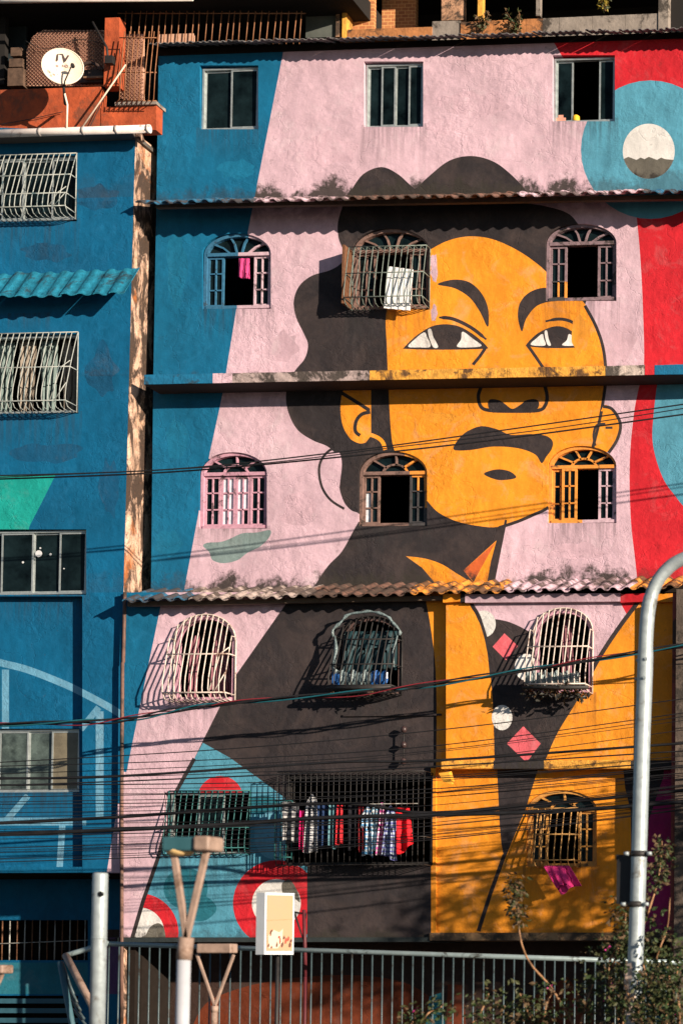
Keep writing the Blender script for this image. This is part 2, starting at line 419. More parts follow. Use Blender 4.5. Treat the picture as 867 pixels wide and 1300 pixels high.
# graffiti smear under a window is a repainted patch of grey-blue
UP.insert(3, R('smear', smooth([(258,693),(264,689),(280,688),(292,684),(308,677),(326,676),(343,673),(342,682),(330,694),(314,702),(302,711),(284,715),(270,711),(266,701)])))
LOW = [
 R('blue', [(130,720),(209,720),(205,766),(181,882),(160,985),(130,985)]),
 R('pink', [(209,720),(376,720),(367,761),(299,858),(259,938),(247,963),(224,1005),(201,1089),(182,1144),(164,1210),(130,1210),(130,985),(160,985),(181,882),(205,766)]),
 R('lightblue', [(258,943),(292,962),(327,987),(362,1013),(362,1090),(390,1092),(390,1210),(164,1210),(182,1144),(201,1089),(224,1005),(247,963)]),
 R('red', circ(280,1014,29)),
 R('tealdk', circ(332,1022,24,12)),
 R('tealdk', circ(236,1128,28,26)),
 R('tealdk', smooth([(232,1140),(250,1134),(268,1142),(275,1155),(262,1168),(244,1168),(232,1158)])),
 R('sky', circ(345,1060,22,30)),
 R('red', circ(177,1184,50)),
 R('white', circ(177,1184,32)), R('moldgrey', smooth([(186,1186),(192,1176),(202,1172),(209,1180),(208,1200),(180,1200)])), 
 R('red', circ(351,1147,55)),
 R('white', circ(351,1147,31)), R('moldgrey', smooth([(358,1122),(368,1117),(377,1130),(381,1145),(376,1142),(368,1134),(360,1136)])), 
 R('dark', [(390,1088),(430,1088),(430,1210),(390,1210)]),
 R('pink', [(209,980),(224,1005),(201,1089),(182,1144),(164,1210),(120,1210),(120,980)]),
 R('dark', stroke([(247,963),(224,1005),(201,1089),(182,1144),(164,1205)], 5, False)),
 R('yellow', smooth([(539,740),(541,765),(546,793),(552,841),(554,900),(553,1000)], False)+[(590,1000),(590,740)]),
 R('yellow', [(547,975),(590,975),(590,1210),(547,1210)]),
]
RT = [
 R('pink', [(592,740),(597,765),(611,790),(625,830),(700,850),(756,840),(772,815),(808,765),(830,740)]),
 R('red', [(787,740),(787,765),(795,780),(808,765),(822,740)]),
 R('dark', smooth([(613,790),(625,786),(640,788),(652,792),(670,801),(700,820),(745,840),(753,852),(740,876),(726,900),(705,935),(684,985)], False)+[(627,985),(627,942),(625,886),(618,815)]),
 R('white', circ(614,792,15,17)),
 R('yellow', [(540,730),(592,730),(597,765),(606,780),(613,800),(619,820),(625,886),(628,985),(540,985)]),
 R('dark', stroke([(594,750),(598,766),(606,780),(613,798),(619,822),(623,860)], [4,5,4,3])),
 R('dark', stroke([(818,750),(808,766),(790,790),(772,816),(756,842),(744,866)], 5.5)),
 R('white', circ(668,847,15,17)),
 R('white', circ(637,911,13,16)),
 R('diamond', [(640,804),(657,820),(642,838),(625,821)]),
 R('diamond', [(664,922),(686,944),(668,968),(643,944)]),
]
RB = [
 R('dark', [(630,965),(686,965),(668,1024),(640,1092),(636,1070),(634,1047)]),
 R('dark', stroke([(640,1085),(622,1135),(607,1182)], 5, False)),
 R('dark', [(789,960),(793,1000),(800,1030),(803,1200),(812,1200),(812,1090),(821,1047),(842,985),(842,960)]),
 R('magenta', [(842,960),(842,985),(821,1047),(812,1090),(805,1200),(880,1200),(880,960)]),
]
LB = [
 R('teal', [(-60,603),(71,603),(55,635),(38,668),(36,680),(-60,680)]),
]
LB2 = [
 R('bridge', stroke([(-40,828),(0,841),(35,850),(81,868),(108,881),(143,900),(170,918)], 9)),
 R('bridge', rectp(3,850,12,925)), R('bridge', rectp(-40,1038,110,1048)),
 R('bridge', stroke([(8,1042),(36,1010)], 8, False)),
 R('bridge', rectp(122,903,132,1037)), R('bridge', stroke([(103,926),(126,898)], 8, False)),
 R('bridge', stroke([(80,1042),(76,1105)], 8, False)),
 R('pink', [(150,1020),(162,1020),(162,1120),(134,1120)]),
]

def blob(cx, cy, rx, ry, seed, n=16):
    r = random.Random(seed)
    return smooth([(cx+rx*r.uniform(.65,1.15)*math.cos(6.283*i/n), cy+ry*r.uniform(.65,1.15)*math.sin(6.283*i/n)) for i in range(n)], True, 3)
for a in ((60,320,34,14,1),(130,470,20,36,2),(60,575,50,14,3),(140,620,14,40,4),(120,250,30,18,5)): LB.append(R('deepold', blob(*a)))
for a in ((225,340,14,50,6),(300,215,26,14,7),(225,560,18,26,8),(215,690,20,18,9)): UP.insert(1, R('bluelt', blob(*a)))
for a in ((420,190,34,22,10),(600,130,46,20,11),(360,440,22,20,12),(380,650,26,24,13),(560,160,20,12,14),(790,430,16,26,15),(310,505,30,12,16),(730,700,36,12,17),(395,515,10,8,18)): UP.insert(0, R('pinkold', blob(*a)))
[UP.insert(16, R('yellowold', blob(*a))) for a in ((560,350,24,30,40),(640,400,22,34,41),(520,540,16,22,42),(720,510,26,14,43),(600,620,34,14,44))]; UP.append(R('yellowold', blob(735,425,13,26,19))); UP.append(R('yellowold', blob(560,530,26,7,20))); UP.append(R('pinkold', blob(551,340,5,22,21))); UP.append(R('pinkold', blob(551,398,4,12,22)))
# ------------------------------------------------------------------ window kit
def Z(px, py, Y): return U(px, py, Y)
def arch_window(bld, x0, x1, yt, ys, yb, Y, pfn, state='open', fan=4, fixed=.26, ringy=False, label=None):
    A = U(x0, yb, Y); B = U(x1, yb, Y); T = U((x0+x1)/2, yt, Y); S = U((x0+x1)/2, ys, Y)
    X0, X1, Z0, Z1, ZS = A.x, B.x, A.z, T.z, S.z
    cx, rx, rz = (X0+X1)/2, (X1-X0)/2, Z1-ZS
    yc = Y+.075
    def pm(p): q = PX((p[0], Y, p[2])); return pfn(*q)
    mb = MB()
    def bar(p, q, w, d, y=yc, segs=1, m=mb):
        p, q = Vector((p[0], y, p[1])), Vector((q[0], y, q[1]))
        for i in range(segs):
            a = p.lerp(q, i/segs); b = p.lerp(q, (i+1)/segs); m.bar(a, b, w, d, pm((a+b)/2))
    t = .05
    bar((X0+t/2, Z0), (X0+t/2, ZS), t, .09, segs=3); bar((X1-t/2, Z0), (X1-t/2, ZS), t, .09, segs=3)
    bar((X0+t, ZS), (X1-t, ZS), .055, .10, segs=4); bar((X0+t, Z0+.022), (X1-t, Z0+.022), .05, .12, segs=4)
    n = 20
    for i in range(n):
        a0, a1 = math.pi*i/n, math.pi*(i+1)/n
        bar((cx+(rx-t/2)*math.cos(a0), ZS+(rz-t/2)*math.sin(a0)), (cx+(rx-t/2)*math.cos(a1), ZS+(rz-t/2)*math.sin(a1)), t, .09)
    if ringy:
        for i in range(10):
            a0, a1 = math.pi*i/10, math.pi*(i+1)/10
            bar((cx+rx*.36*math.cos(a0), ZS+rz*.42*math.sin(a0)), (cx+rx*.36*math.cos(a1), ZS+rz*.42*math.sin(a1)), .03, .035)
    for i in range(1, fan+1):
        a = math.pi*i/(fan+1); r0 = .38 if ringy else .30
        # slightly bowed ribs
        p = [(cx+rx*r*math.cos(a*(1)+(.16*(1-r)*(1 if a < math.pi/2 else -1))), ZS+rz*r*math.sin(a)) for r in (r0, .6, .8, .97)]
        if not ringy: p[0] = (p[0][0], ZS+.01)
        for k in range(3): bar(p[k], p[k+1], .028, .035)
    win = mb.build('window', bld, label=label)
    g = MB()
    g.prism([(cx+(rx-.02)*math.cos(math.pi*i/n), ZS+(rz-.02)*math.sin(math.pi*i/n)) for i in range(n+1)], yc+.03, yc+.04, glass)
    g.build('fanlight_pane', win)
    W = X1-X0-2*t
    def sash(a, b, y, lit=None, skew=0):
        s = MB()
        z0, z1 = Z0+.045, ZS-.03; st = .034
        for (p, q, w_) in (((a+st/2, z0), (a+st/2, z1), st), ((b-st/2, z0), (b-st/2, z1), st), ((a+st, z0+st/2), (b-st, z0+st/2), st), ((a+st, z1-st/2), (b-st, z1-st/2), st), (((a+b)/2, z0+st), ((a+b)/2, z1-st), .022)):
            bar(p, q, w_, .035, y, 3, s)
        for k in (1, 2):
            zz = z0+(z1-z0)*k/3; bar((a+st, zz), (b-st, zz), .022, .035, y, 1, s)
        o = s.build('sash', win)
        p = MB()
        for i in range(2):
            for k in range(3):
                gm = glass
                if lit and (i, k) in lit: gm = lit[(i, k)]
                aa = a+st+(b-a-2*st)*i/2; bb = a+st+(b-a-2*st)*(i+1)/2
                zz0 = z0+st+(z1-z0-2*st)*k/3; zz1 = z0+st+(z1-z0-2*st)*(k+1)/3
                p.face([(aa, y+.010, zz0), (bb, y+.010, zz0), (bb, y+.010, zz1), (aa, y+.010, zz1)], gm)
        p.build('sash_panes', o)
    a = X0+t; b = X1-t; fw = W*fixed
    white_cloth = simple('pale_curtain', (.62,.66,.72), .9, var=.25, scale=12)
    lit = {}
    if state == 'closed': lit = None
    if state == 'palepane': lit = {(0,1): white_cloth, (0,0): white_cloth}
    sash(a, a+fw, yc+.005, lit); sash(b-fw, b, yc+.005)
    if state == 'closed':
        full = {(i, k): white_cloth for i in range(2) for k in range(3) if (i, k) != (1, 0)}
        sash(a+fw+.004, (a+b)/2-.002, yc+.012, {(i, k): white_cloth for i in range(2) for k in range(3)}); sash((a+b)/2+.002, b-fw-.004, yc+.012, full)
    if state == 'halfopen':
        sash(a+fw*.62, a+fw*1.55, yc-.03)
    return win, (X0, X1, Z0, ZS, Z1, Y)

def slide_window(bld, x0, x1, yt, yb, Y, cuts, open_=None, mat=None, glasses=None):
    mat = mat or alu
    A = U(x0, yb, Y); B = U(x1, yt, Y); X0, X1, Z0, Z1 = A.x, B.x, A.z, B.z; yc = Y+.10
    m = MB(); t = .03
    m.box((X0, yc-.04, Z0), (X1, yc+.04, Z0+t), mat); m.box((X0, yc-.04, Z1-t), (X1, yc+.04, Z1), mat)
    m.box((X0, yc-.04, Z0+t), (X0+t, yc+.04, Z1-t), mat); m.box((X1-t, yc-.04, Z0+t), (X1, yc+.04, Z1-t), mat)
    win = m.build('window', bld)
    xs = [X0+t+(X1-X0-2*t)*c for c in [0]+cuts+[1]]
    for i in range(len(xs)-1):
        if open_ is not None and i in open_: continue
        s = MB(); y = yc+(-.016 if i % 2 else .016); a, b = xs[i]-.006*(i > 0), xs[i+1]+.006*(i < len(xs)-2)
        q = .026
        s.box((a, y-.012, Z0+t), (a+q, y+.012, Z1-t), mat); s.box((b-q, y-.012, Z0+t), (b, y+.012, Z1-t), mat)
        s.box((a+q, y-.012, Z0+t), (b-q, y+.012, Z0+t+q), mat); s.box((a+q, y-.012, Z1-t-q), (b-q, y+.012, Z1-t), mat)
        o = s.build('sash', win)
        p = MB(); gm = glasses[i] if glasses else glass
        p.box((a+q, y-.003, Z0+t+q), (b-q, y+.003, Z1-t-q), gm); p.build('pane', o)
    return win, (X0, X1, Z0, Z1, Y)

def grille(win, X0, X1, Z0, Z1, Y, mat, n, depth=.4, prof='belly', rows=(.5,), arch=None, r=.009, top=.08, name='grille', brace=False, ov=.05):
    """burglar bars; arch=(ZS) springing height gives an arched head"""
    m = MB(); X0 -= ov; X1 += ov; Z0 -= .02; Z1 += .03
    cx, rx = (X0+X1)/2, (X1-X0)/2
    def zt(x):
        if arch is None: return Z1
        u = min(1, abs((x-cx)/rx)); return arch+(Z1-arch)*math.sqrt(max(0, 1-u*u))
    def dep(f):   # f 0 bottom .. 1 top, distance out of the wall
        if prof == 'belly':
            return top+(depth-top)*min(1, max(0, (1-f)/.8))**.9
        return depth
    H = Z1-Z0
    for i in range(n+1):
        x = X0+(X1-X0)*i/n+RND.uniform(-.006, .006)
        ztop = zt(x); pts = []
        f1 = (ztop-Z0)/H
        pts.append((x, Y+.01, ztop)); pts.append((x, Y-dep(f1), ztop))
        for k in range(1, 9):
            f = f1*(1-k/8)
            f = max(f, 0); pts.append((x, Y-dep(f), Z0+H*f+(.10 if prof == 'belly' else 0)*(1-f)*(k == 8)*0))
        if prof == 'belly':
            pts[-1] = (x, Y-depth*.96, Z0+.10); pts.append((x, Y-depth*.80, Z0+.02)); pts.append((x, Y-depth*.5, Z0)); pts.append((x, Y+.01, Z0))
        else: pts.append((x, Y+.01, Z0))
        m.tube(pts, r, mat, 5)
    for f in list(rows)+[0.0]:
        z = Z0+H*f+(.10 if f == 0 and prof == 'belly' else 0); ff = f if f else .1
        d = dep(ff)
        m.tube([(X0, Y+.01, z), (X0, Y-d, z), (X1, Y-d, z), (X1, Y+.01, z)], r*1.25, mat, 5)
    if arch is not None:
        m.tube([(cx+rx*math.cos(math.pi*i/16), Y-dep(1), arch+(Z1-arch)*math.sin(math.pi*i/16)) for i in range(17)], r*1.2, mat, 5)
    else:
        m.tube([(X0, Y-dep(1), Z1), (X1, Y-dep(1), Z1)], r*1.25, mat, 5)
    for x in (X0, X1):
        m.tube([(x, Y-.005, Z0), (x, Y-.005, zt(x) if arch is None else arch)], r*1.3, mat, 5)
    if brace:
        zr = Z0+H*rows[0]
        m.tube([(X1, Y-dep(rows[0]), zr+.10), (X1-.14, Y-dep(rows[0])-.005, zr), (X1-.25, Y-dep(.12), Z0+.12)], r, mat, 5)
        m.tube([(X1, Y-dep(.25), Z0+H*.3), (X1-.17, Y-dep(.1)-.005, Z0+.11)], r, mat, 5)
    return m.build(name, win)

def cloth(name, parent, P, mat, folds=4, amp=.03, off=None, nx=18, nz=12, th=.004, shirt=False):
    """hanging cloth: P = four corners tl,tr,br,bl (Vectors)"""
    tl, tr, br, bl = [Vector(p) for p in P]; m = MB(); V = {}
    ph = RND.uniform(0, 6)
    for j in range(nz+1):
        for i in range(nx+1):
            u, v = i/nx, j/nz
            if shirt: u = .5+(u-.5)*((.35+.95*min(1, v/.14)) if v < .45 else 1.0)
            p = tl.lerp(tr, u).lerp(bl.lerp(br, u), v)
            a = amp*(.35+.65*v)
            p = p+Vector((math.sin(u*9+ph)*a*.25, math.sin(u*folds*6.28+ph+v*1.1)*a, math.sin(u*5+ph*2)*a*.5*v))
            V[i, j] = p
    for j in range(nz):
        for i in range(nx): m.face([V[i,j], V[i+1,j], V[i+1,j+1], V[i,j+1]], mat, True)
    o = m.build(name, parent, off=off)
    bm = bmesh.new(); bm.from_mesh(o.data); bmesh.ops.remove_doubles(bm, verts=bm.verts, dist=1e-5); bm.to_mesh(o.data); bm.free()
    md = o.modifiers.new('thick', 'SOLIDIFY'); md.thickness = th
    return o
def fabric(name, rgb, stripes=None, rough=.9):
    if name in MATS: return MATS[name]
    m, t, b = nmat(name); n = N(t)
    pos = n.new('ShaderNodeNewGeometry').outputs['Position']
    no = n.noise(pos, 14, 5, .6)
    f = n.mapr(no, .3, .7, .8, 1.15)
    cc = n.new('ShaderNodeCombineColor'); [n.link(f, cc.inputs[i]) for i in range(3)]
    col = n.mix(1.0, rgb, cc.outputs[0], 'MULTIPLY')
    if stripes:
        x, y, z = sep(n, pos)
        s = n.math('GREATER_THAN', n.math('FRACT', n.math('MULTIPLY', z, stripes[1])), .55)
        col = n.mix(s, col, stripes[0])
        s2 = n.math('GREATER_THAN', n.math('FRACT', n.math('MULTIPLY', x, stripes[1]*1.3)), .75)
        col = n.mix(n.math('MULTIPLY', s2, .5), col, stripes[0])
    n.link(col, b.inputs['Base Color']); b.inputs['Roughness'].default_value = rough; b.inputs['Specular IOR Level'].default_value = .1
    MATS[name] = m; return m

def tile_awning(name, parent, xa, ya, xb, yb, Yw, depth, drop, pfn, period=.215, amp=.025, th=.020, rows=2, hump=True):
    """wavy clay tiles; front lip from px (xa,ya) to (xb,yb) on plane Yw-depth"""
    Yf = Yw-depth; a = U(xa, ya, Yf); b = U(xb, yb, Yf); m = MB()
    n = int((b.x-a.x)/period); seg = 10
    def prof(u):
        s = math.sin(2*math.pi*u)
        return amp*(abs(s)**.6)*(1 if s > 0 else -1)
    for row in range(rows):
        y0 = Yf+depth*row/rows; y1 = Yf+depth*(row+1)/rows+.03
        r0 = row/rows; r1 = min(1, (row+1)/rows+.03/depth)
        for i in range(n):
            jx = RND.uniform(-.012, .012); jz = RND.uniform(-.012, .012); jy = RND.uniform(-.02, .02)
            for s in range(seg):
                u0, u1 = s/seg, (s+1)/seg
                def pt(u, r, y, up):
                    x = a.x+(b.x-a.x)*(i+u)/n
                    zz = a.z+(b.z-a.z)*(i+u)/n+drop*r+prof(u)+jz+(.022 if up else 0)+(.018*row)*0
                    return Vector((x+jx*(1-r), y, zz+(0 if r > r0+.01 else .014)))
                ys = y0+jy
                A0, A1 = pt(u0, r0, ys, 0), pt(u1, r0, ys, 0); B0, B1 = pt(u0, r1, y1, 0), pt(u1, r1, y1, 0)
                up = Vector((0,0,th))
                mid = PX((A0+A1)/2); mat = pfn(mid[0], mid[1])
                m.face([A0+up, A1+up, B1+up, B0+up], mat, False); m.face([A0, B0, B1, A1], mat, False); m.face([A0, A1, A1+up, A0+up], mat, False)
                if (i == n-1 and s == seg-1): m.face([A1, B1, B1+up, A1+up], mat)
                if (i == 0 and s == 0): m.face([A0, B0, B0+up, A0+up], mat)
    return m.build(name, parent)

def tilemat(cn):
    base = {'dark': 'terracotta', 'peach': 'drab'}.get(cn, cn)
    rgb = {'terracotta': (.17,.075,.05), 'drab': (.42,.33,.30)}.get(base) or COL[base]
    return simple('tile_'+base, tuple(c*.85+.02 for c in rgb), .8, 0, .35, 7, bump=.8, dirt=.72, dirtcol=(.05,.035,.028))

# ------------------------------------------------------------------ ground
def sheet(name, x0, y0, x1, y1, z, mat):
    m = MB(); m.face([(x0,y0,z),(x1,y0,z),(x1,y1,z),(x0,y1,z)], mat); return struct(m.build(name))
sheet('ground', -400, -400, 400, 600, -.02, simple('earth', (.06,.05,.04), .95, 0, .25, 2, bump=.4))
sheet('road', -60, -8.2, 60, -1.6, .004, asphalt)
m = MB(); m.box((-60,-1.6,-.01), (60,1.2,.13), paving); struct(m.build('pavement'))
m = MB(); m.box((-60,-45,-.01), (60,-8.2,1.28), paving); struct(m.build('promenade'))

# ------------------------------------------------------------------ painted building
main = thing('painted_building', 'tall building painted with a mural of a yellow face, dark curly hair and hoop earring', 'building', (0,0,0))
YU, YL, YR, YB = 0.0, -.45, -.60, -.40
PU = lambda x, y: paint(colour_at(UP, 'pink', x, y))
PL = lambda x, y: paint(colour_at(LOW, 'dark', x, y))
PT = lambda x, y: paint(colour_at(RT, 'yellow', x, y))
PB = lambda x, y: paint(colour_at(RB, 'yellow', x, y))
def dim(fn, k=.55):      # joinery: own tone, close to the wall paint
    def g(x, y):
        m0 = fn(x, y); cn = m0.name[6:]
        c = COL[cn]; nm = 'joinery_'+cn
        return simple(nm, tuple(v*.82+.03 for v in c), .6, 0, .2, 16, bump=.15, dirt=.2)
    return g
hA = [rectp(254,83,328,164), rectp(462,78,537,161), rectp(701,70,780,154)]
archs = [(257,344,296,322,392), (447,545,290,318,393), (692,782,284,308,382), (253,339,574,601,671), (455,542,573,600,668), (695,782,566,592,664)]
holesU = hA+[archp(*a[:5]) for a in archs]
painted_wall('wall', main, [(202,64),(930,44),(930,752),(192,752),(195,480),(199,250)], UP, 'pink', holesU, YU, .2)
cages = [(222,297,783,814,890), (433,508,785,812,882)]
rects = [rectp(208,1006,318,1084), rectp(363,984,549,1098)]
painted_wall('wall', main, [(158,752),(568,752),(568,975),(553,975),(553,1190),(152,1190),(157,1000)], LOW, 'dark', [archp(*c) for c in cages]+rects, YL, .2)
cageR = (678,750,775,802,880)
painted_wall('wall', main, [(566,762),(861,762),(861,972),(566,972)], RT, 'yellow', [archp(*cageR)], YR, .2)
archB = (668,757,1003,1028,1100)
painted_wall('wall', main, [(549,960),(861,960),(861,1190),(549,1190)], RB, 'yellow', [archp(*archB)], YB, .2)
# inner shell: floors, roof, side and back walls
m = MB()
xl, xr = U(197,400,0).x+.02, U(930,400,0).x; zt = U(500,52,0).z
m.box((xl,4.0,0), (xr,4.2,zt), interior); m.box((xl,.2,U(500,752,0).z), (xl+.15,4,zt), paint('blue')); m.box((xr-.15,.2,0), (xr,4,zt), interior)
m.box((xl-.2,-.05,0), (xl+.0,4,U(500,752,0).z), interior)
for py in (248, 478, 752, 972):
    z = U(500,py,0).z; m.box((xl+.16,.21 if py < 700 else -.2,z-.1), (xr-.16,3.99,z+.02), interior)
m.box((xl-.05,-.02,zt-.12), (xr,4.1,zt-.02), interior)
m.build('inner_shell', main)
m = MB(); zr = U(500,765,0).z
m.box((U(162,800,YL).x,-.23,0), (U(162,800,YL).x+.12,.3,zr-.1), interior); m.build('side_wall', main)

# --- eave of corrugated sheet on top, tile awnings, ledge
corr = simple('corrugated_edge', (.16,.15,.15), .8, 0, .3, 12, dirt=.4)
tile_awning('roof_eave', main, 190,56.5, 930,35.5, .0, .36, .15, lambda x, y: corr, period=.108, amp=.012, th=.010, rows=1)
def awnA(x, y):
    if x < 322: return tilemat('blue')
    if x < 436: return tilemat('pink')
    if x < 655: return tilemat('dark')
    if x < 815: return tilemat('pink')
    return tilemat('blue')
tile_awning('tile_awning', main, 172,259, 930,243, 0, .62, .27, awnA)
def awnB(x, y):
    if x < 238: return tilemat('blue')
    if x < 395: return tilemat('peach')
    if x < 520: return tilemat('dark')
    if x < 640: return tilemat('yellow')
    if x < 800: return tilemat('pink')
    return tilemat('yellow')
tile_awning('tile_awning', main, 154,764, 862,746.5, 0, .82, .34, awnB)
for (xa, ya, xb, yb, Y) in ((198,262,930,250,-.32), (162,768,566,760,-.62)):
    m = MB(); a = U(xa, ya, Y); b = U(xb, yb, Y)
    m.hexa([(a.x,Y,a.z-.02),(b.x,Y,b.z-.02),(b.x,Y+.08,b.z-.02),(a.x,Y+.08,a.z-.02),(a.x,Y,a.z+.05),(b.x,Y,b.z+.05),(b.x,Y+.08,b.z+.05),(a.x,Y+.08,a.z+.05)], simple('old_timber', (.10,.07,.05), .8, 0, .3, 12))
    m.build('awning_batten', main)
m = MB(); segs = 60
for i in range(segs):
    x0 = 183+(930-183)*i/segs; x1 = 183+(930-183)*(i+1)/segs; xm = (x0+x1)/2
    cn = 'blue' if xm < 272 else 'pink' if xm < 300 else 'old' if xm < 474 else 'yellow' if xm < 762 else 'oldw' if xm < 812 else 'red' if xm < 836 else 'blue'
    mat = {'old': simple('slab_old', (.40,.31,.30), .85, 0, .35, 8, bump=.7, dirt=.6), 'oldw': simple('slab_pale', (.55,.45,.40), .85, 0, .3, 6, bump=.7, dirt=.7), 'yellow': simple('slab_yellow', (.72,.34,.05), .85, 0, .4, 9, bump=.8, dirt=.45, dirtcol=(.06,.03,.02))}.get(cn) or simple('slab_'+cn, COL[cn], .85, 0, .25, 6, bump=.7, dirt=.3)
    yA = 479-13*(x0-183)/(867-183); yB = 479-13*(x1-183)/(867-183)
    j = .004*math.sin(i*1.3)
    a = U(x0, yA+9, -.52); b = U(x1, yB+9, -.52)
    y0 = -.52+j
    m.hexa([(a.x,y0,a.z),(b.x,y0,b.z),(b.x,.0,b.z),(a.x,.0,a.z),(a.x,y0,a.z+.155+j),(b.x,y0,b.z+.155+j),(b.x,.0,b.z+.18),(a.x,.0,a.z+.18)], mat)
    m.face([(a.x,y0+.01,a.z-.003),(b.x,y0+.01,b.z-.003),(b.x,-.01,b.z-.003),(a.x,-.01,a.z-.003)], simple('grimy_soffit', (.025,.018,.016), .95, 0, .4, 5))  # near-black underside: the ledge's deep shade put into the colour
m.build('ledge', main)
# painted beam over the right bay, ledge under it
m = MB()
for x0, x1, cn in ((562,584,'yellow'),(584,590,'dark'),(590,787,'pink'),(787,822,'red'),(822,862,'yellow')):
    a = U(x0,765,-.68); b = U(x1,763.5,-.68)
    m.hexa([(a.x,-.68,a.z),(b.x,-.68,b.z),(b.x,-.45,b.z),(a.x,-.45,a.z),(a.x,-.68,a.z+.13),(b.x,-.68,b.z+.13),(b.x,-.45,b.z+.13),(a.x,-.45,a.z+.13)], paint(cn))
m.build('beam', main)
m = MB()
for x0, x1, cn in ((560,626,'yellow'),(626,690,'dark'),(690,800,'yellow'),(800,861,'dark')):
    a = U(x0,976,-.66); b = U(x1,976,-.66)
    m.box((a.x,-.66,a.z), (b.x,-.3,a.z+.13), simple('slab_'+cn, COL[cn], .85, 0, .25, 6, bump=.7, dirt=.5))
m.build('ledge', main)
m = MB(); dirty = simple('slab_dirty', (.34,.20,.10), .9, 0, .35, 6, bump=.8, dirt=.8)
a = U(545,1194,-.52); b = U(861,1192,-.52); m.box((a.x,-.52,a.z), (b.x,.9,a.z+.12), dirty)
a = U(150,1196,-.50); b = U(545,1196,-.50); m.box((a.x,-.50,a.z), (b.x-.002,.9,a.z+.07), simple('slab_black', (.02,.028,.03), .9, 0, .3, 6, bump=.5))
m.build('ledge', main)
# thin mouldings on the dark wall
m = MB()
a = U(436,908,YL-.02); b = U(560,905,YL-.02); m.box((a.x,YL-.035,a.z-.02), (b.x,YL+.0,a.z+.012), paint('dark'))
m.build('moulding', main)
# ground floor
GF = [R('purple', rectp(100,1190,172,1262)), R('blue', rectp(100,1262,168,1430)), R('white', [(165,1195),(172,1238),(190,1205)]), R('dark', [(172,1205),(182,1205),(182,1420),(168,1420)]),
      R('rustred', smooth([(236,1440),(246,1300),(300,1256),(420,1238),(520,1250),(560,1300),(565,1440)], False)),
      R('rustred', [(640,1440),(668,1270),(720,1240),(760,1300),(770,1440)]), R('tealdk', [(795,1440),(800,1245),(830,1225),(870,1240),(880,1440)]), R('tealdk', [(520,1440),(545,1265),(560,1260),(580,1440)]),
      R('rustred', [(562,1440),(568,1250),(588,1250),(600,1440)])]
painted_wall('ground_floor_wall', main, [(120,1180),(900,1180),(900,1440),(120,1440)], GF, 'brown', [], .9, .2)

# --- windows of the painted building
slide_window(main, 254, 328, 83, 164, YU, [.5])
slide_window(main, 462, 537, 78, 161, YU, [.25,.5,.75])
w3, g3 = slide_window(main, 701, 780, 70, 154, YU, [.28,.74], open_=[1])
JU = dim(PU)
w, g = arch_window(main, *archs[0], YU, JU, 'open', 4)
w2, g2 = arch_window(main, *archs[1], YU, lambda x, y: simple('joinery_aged', (.20,.12,.10), .7, 0, .3, 14, dirt=.3), 'open', 4)
arch_window(main, *archs[2], YU, lambda x, y: simple('joinery_mauve', (.22,.15,.17), .7, 0, .3, 14, dirt=.3) if not (700 < x < 725 and y > 345) else JU(x, y), 'open', 4)
arch_window(main, *archs[3], YU, lambda x, y: simple('joinery_rose', (.52,.28,.36), .6, 0, .2, 14, dirt=.2), 'closed', 3, ringy=True)
arch_window(main, *archs[4], YU, lambda x, y: JU(x, y) if x > 512 else simple('joinery_aged', (.20,.12,.10), .7, 0, .3, 14, dirt=.3), 'palepane', 3, ringy=True)
arch_window(main, *archs[5], YU, lambda x, y: simple('joinery_yellow', (.72,.36,.08), .6, 0, .2, 14, dirt=.2) if (y < 592 or x < 745 and not x > 738) else JU(x, y), 'halfopen', 4, ringy=True)
grille(w2, g2[0], g2[1], g2[2], g2[3]-.02, YU, simple('iron_dull', (.16,.20,.18), .6, 0, .3, 18, dirt=.3), 13, .34, 'belly', (.52,), None, top=.16, ov=.0, r=.0075)
# rusted side plates of the cage
m = MB()
x = g2[0]-.03; m.box((x-.02,-.30,g2[2]), (x+.02,0,g2[3]), rusty); m.build('cage_side_plate', w2)
def caged_arch(c, Y, pfn, mat, n, depth, kind):
    x0, x1, yt, ys, yb = c
    A = U(x0,yb,Y); B = U(x1,yb,Y); T = U(x0,yt,Y).z; S = U(x0,ys,Y).z
    m = MB(); t = .045; cx, rx, rz = (A.x+B.x)/2, (B.x-A.x)/2, T-S; yc = Y+.06
    fr = pfn
    m.bar((A.x+t/2,yc,A.z), (A.x+t/2,yc,S), t, .1, fr); m.bar((B.x-t/2,yc,A.z), (B.x-t/2,yc,S), t, .1, fr)
    for i in range(16):
        a0, a1 = math.pi*i/16, math.pi*(i+1)/16
        m.bar((cx+(rx-t/2)*math.cos(a0),yc,S+(rz-t/2)*math.sin(a0)), (cx+(rx-t/2)*math.cos(a1),yc,S+(rz-t/2)*math.sin(a1)), t, .1, fr)
    m.box((A.x+t,Y-.05,A.z), (B.x-t,Y+.12,A.z+.05), fr)
    win = m.build('window', main)
    g = grille(win, A.x, B.x, A.z, T, Y, mat, n, depth, 'belly', (.52,) if kind != 'b' else (.35,.68), S, top=.02, ov=.02, brace=(kind == 'a'), r=.010)
    return win, A, B, S, T
wa, A, B, S, T = caged_arch(cages[0], YL, simple('joinery_rose', (.52,.28,.36)), iron_white, 11, .36, 'a')
curt = fabric('pink_curtain', (.28,.12,.15))
cloth('curtain', wa, [(A.x+.10,YL+.25,S+.08), (A.x+.26,YL+.25,S+.16), (A.x+.22,YL+.25,A.z), (A.x+.06,YL+.25,A.z)], curt, 3, .03)
cloth('curtain', wa, [(B.x-.42,YL+.2,S+.25), (B.x-.28,YL+.2,S+.22), (B.x-.08,YL+.2,A.z), (B.x-.48,YL+.2,A.z)], curt, 5, .03)
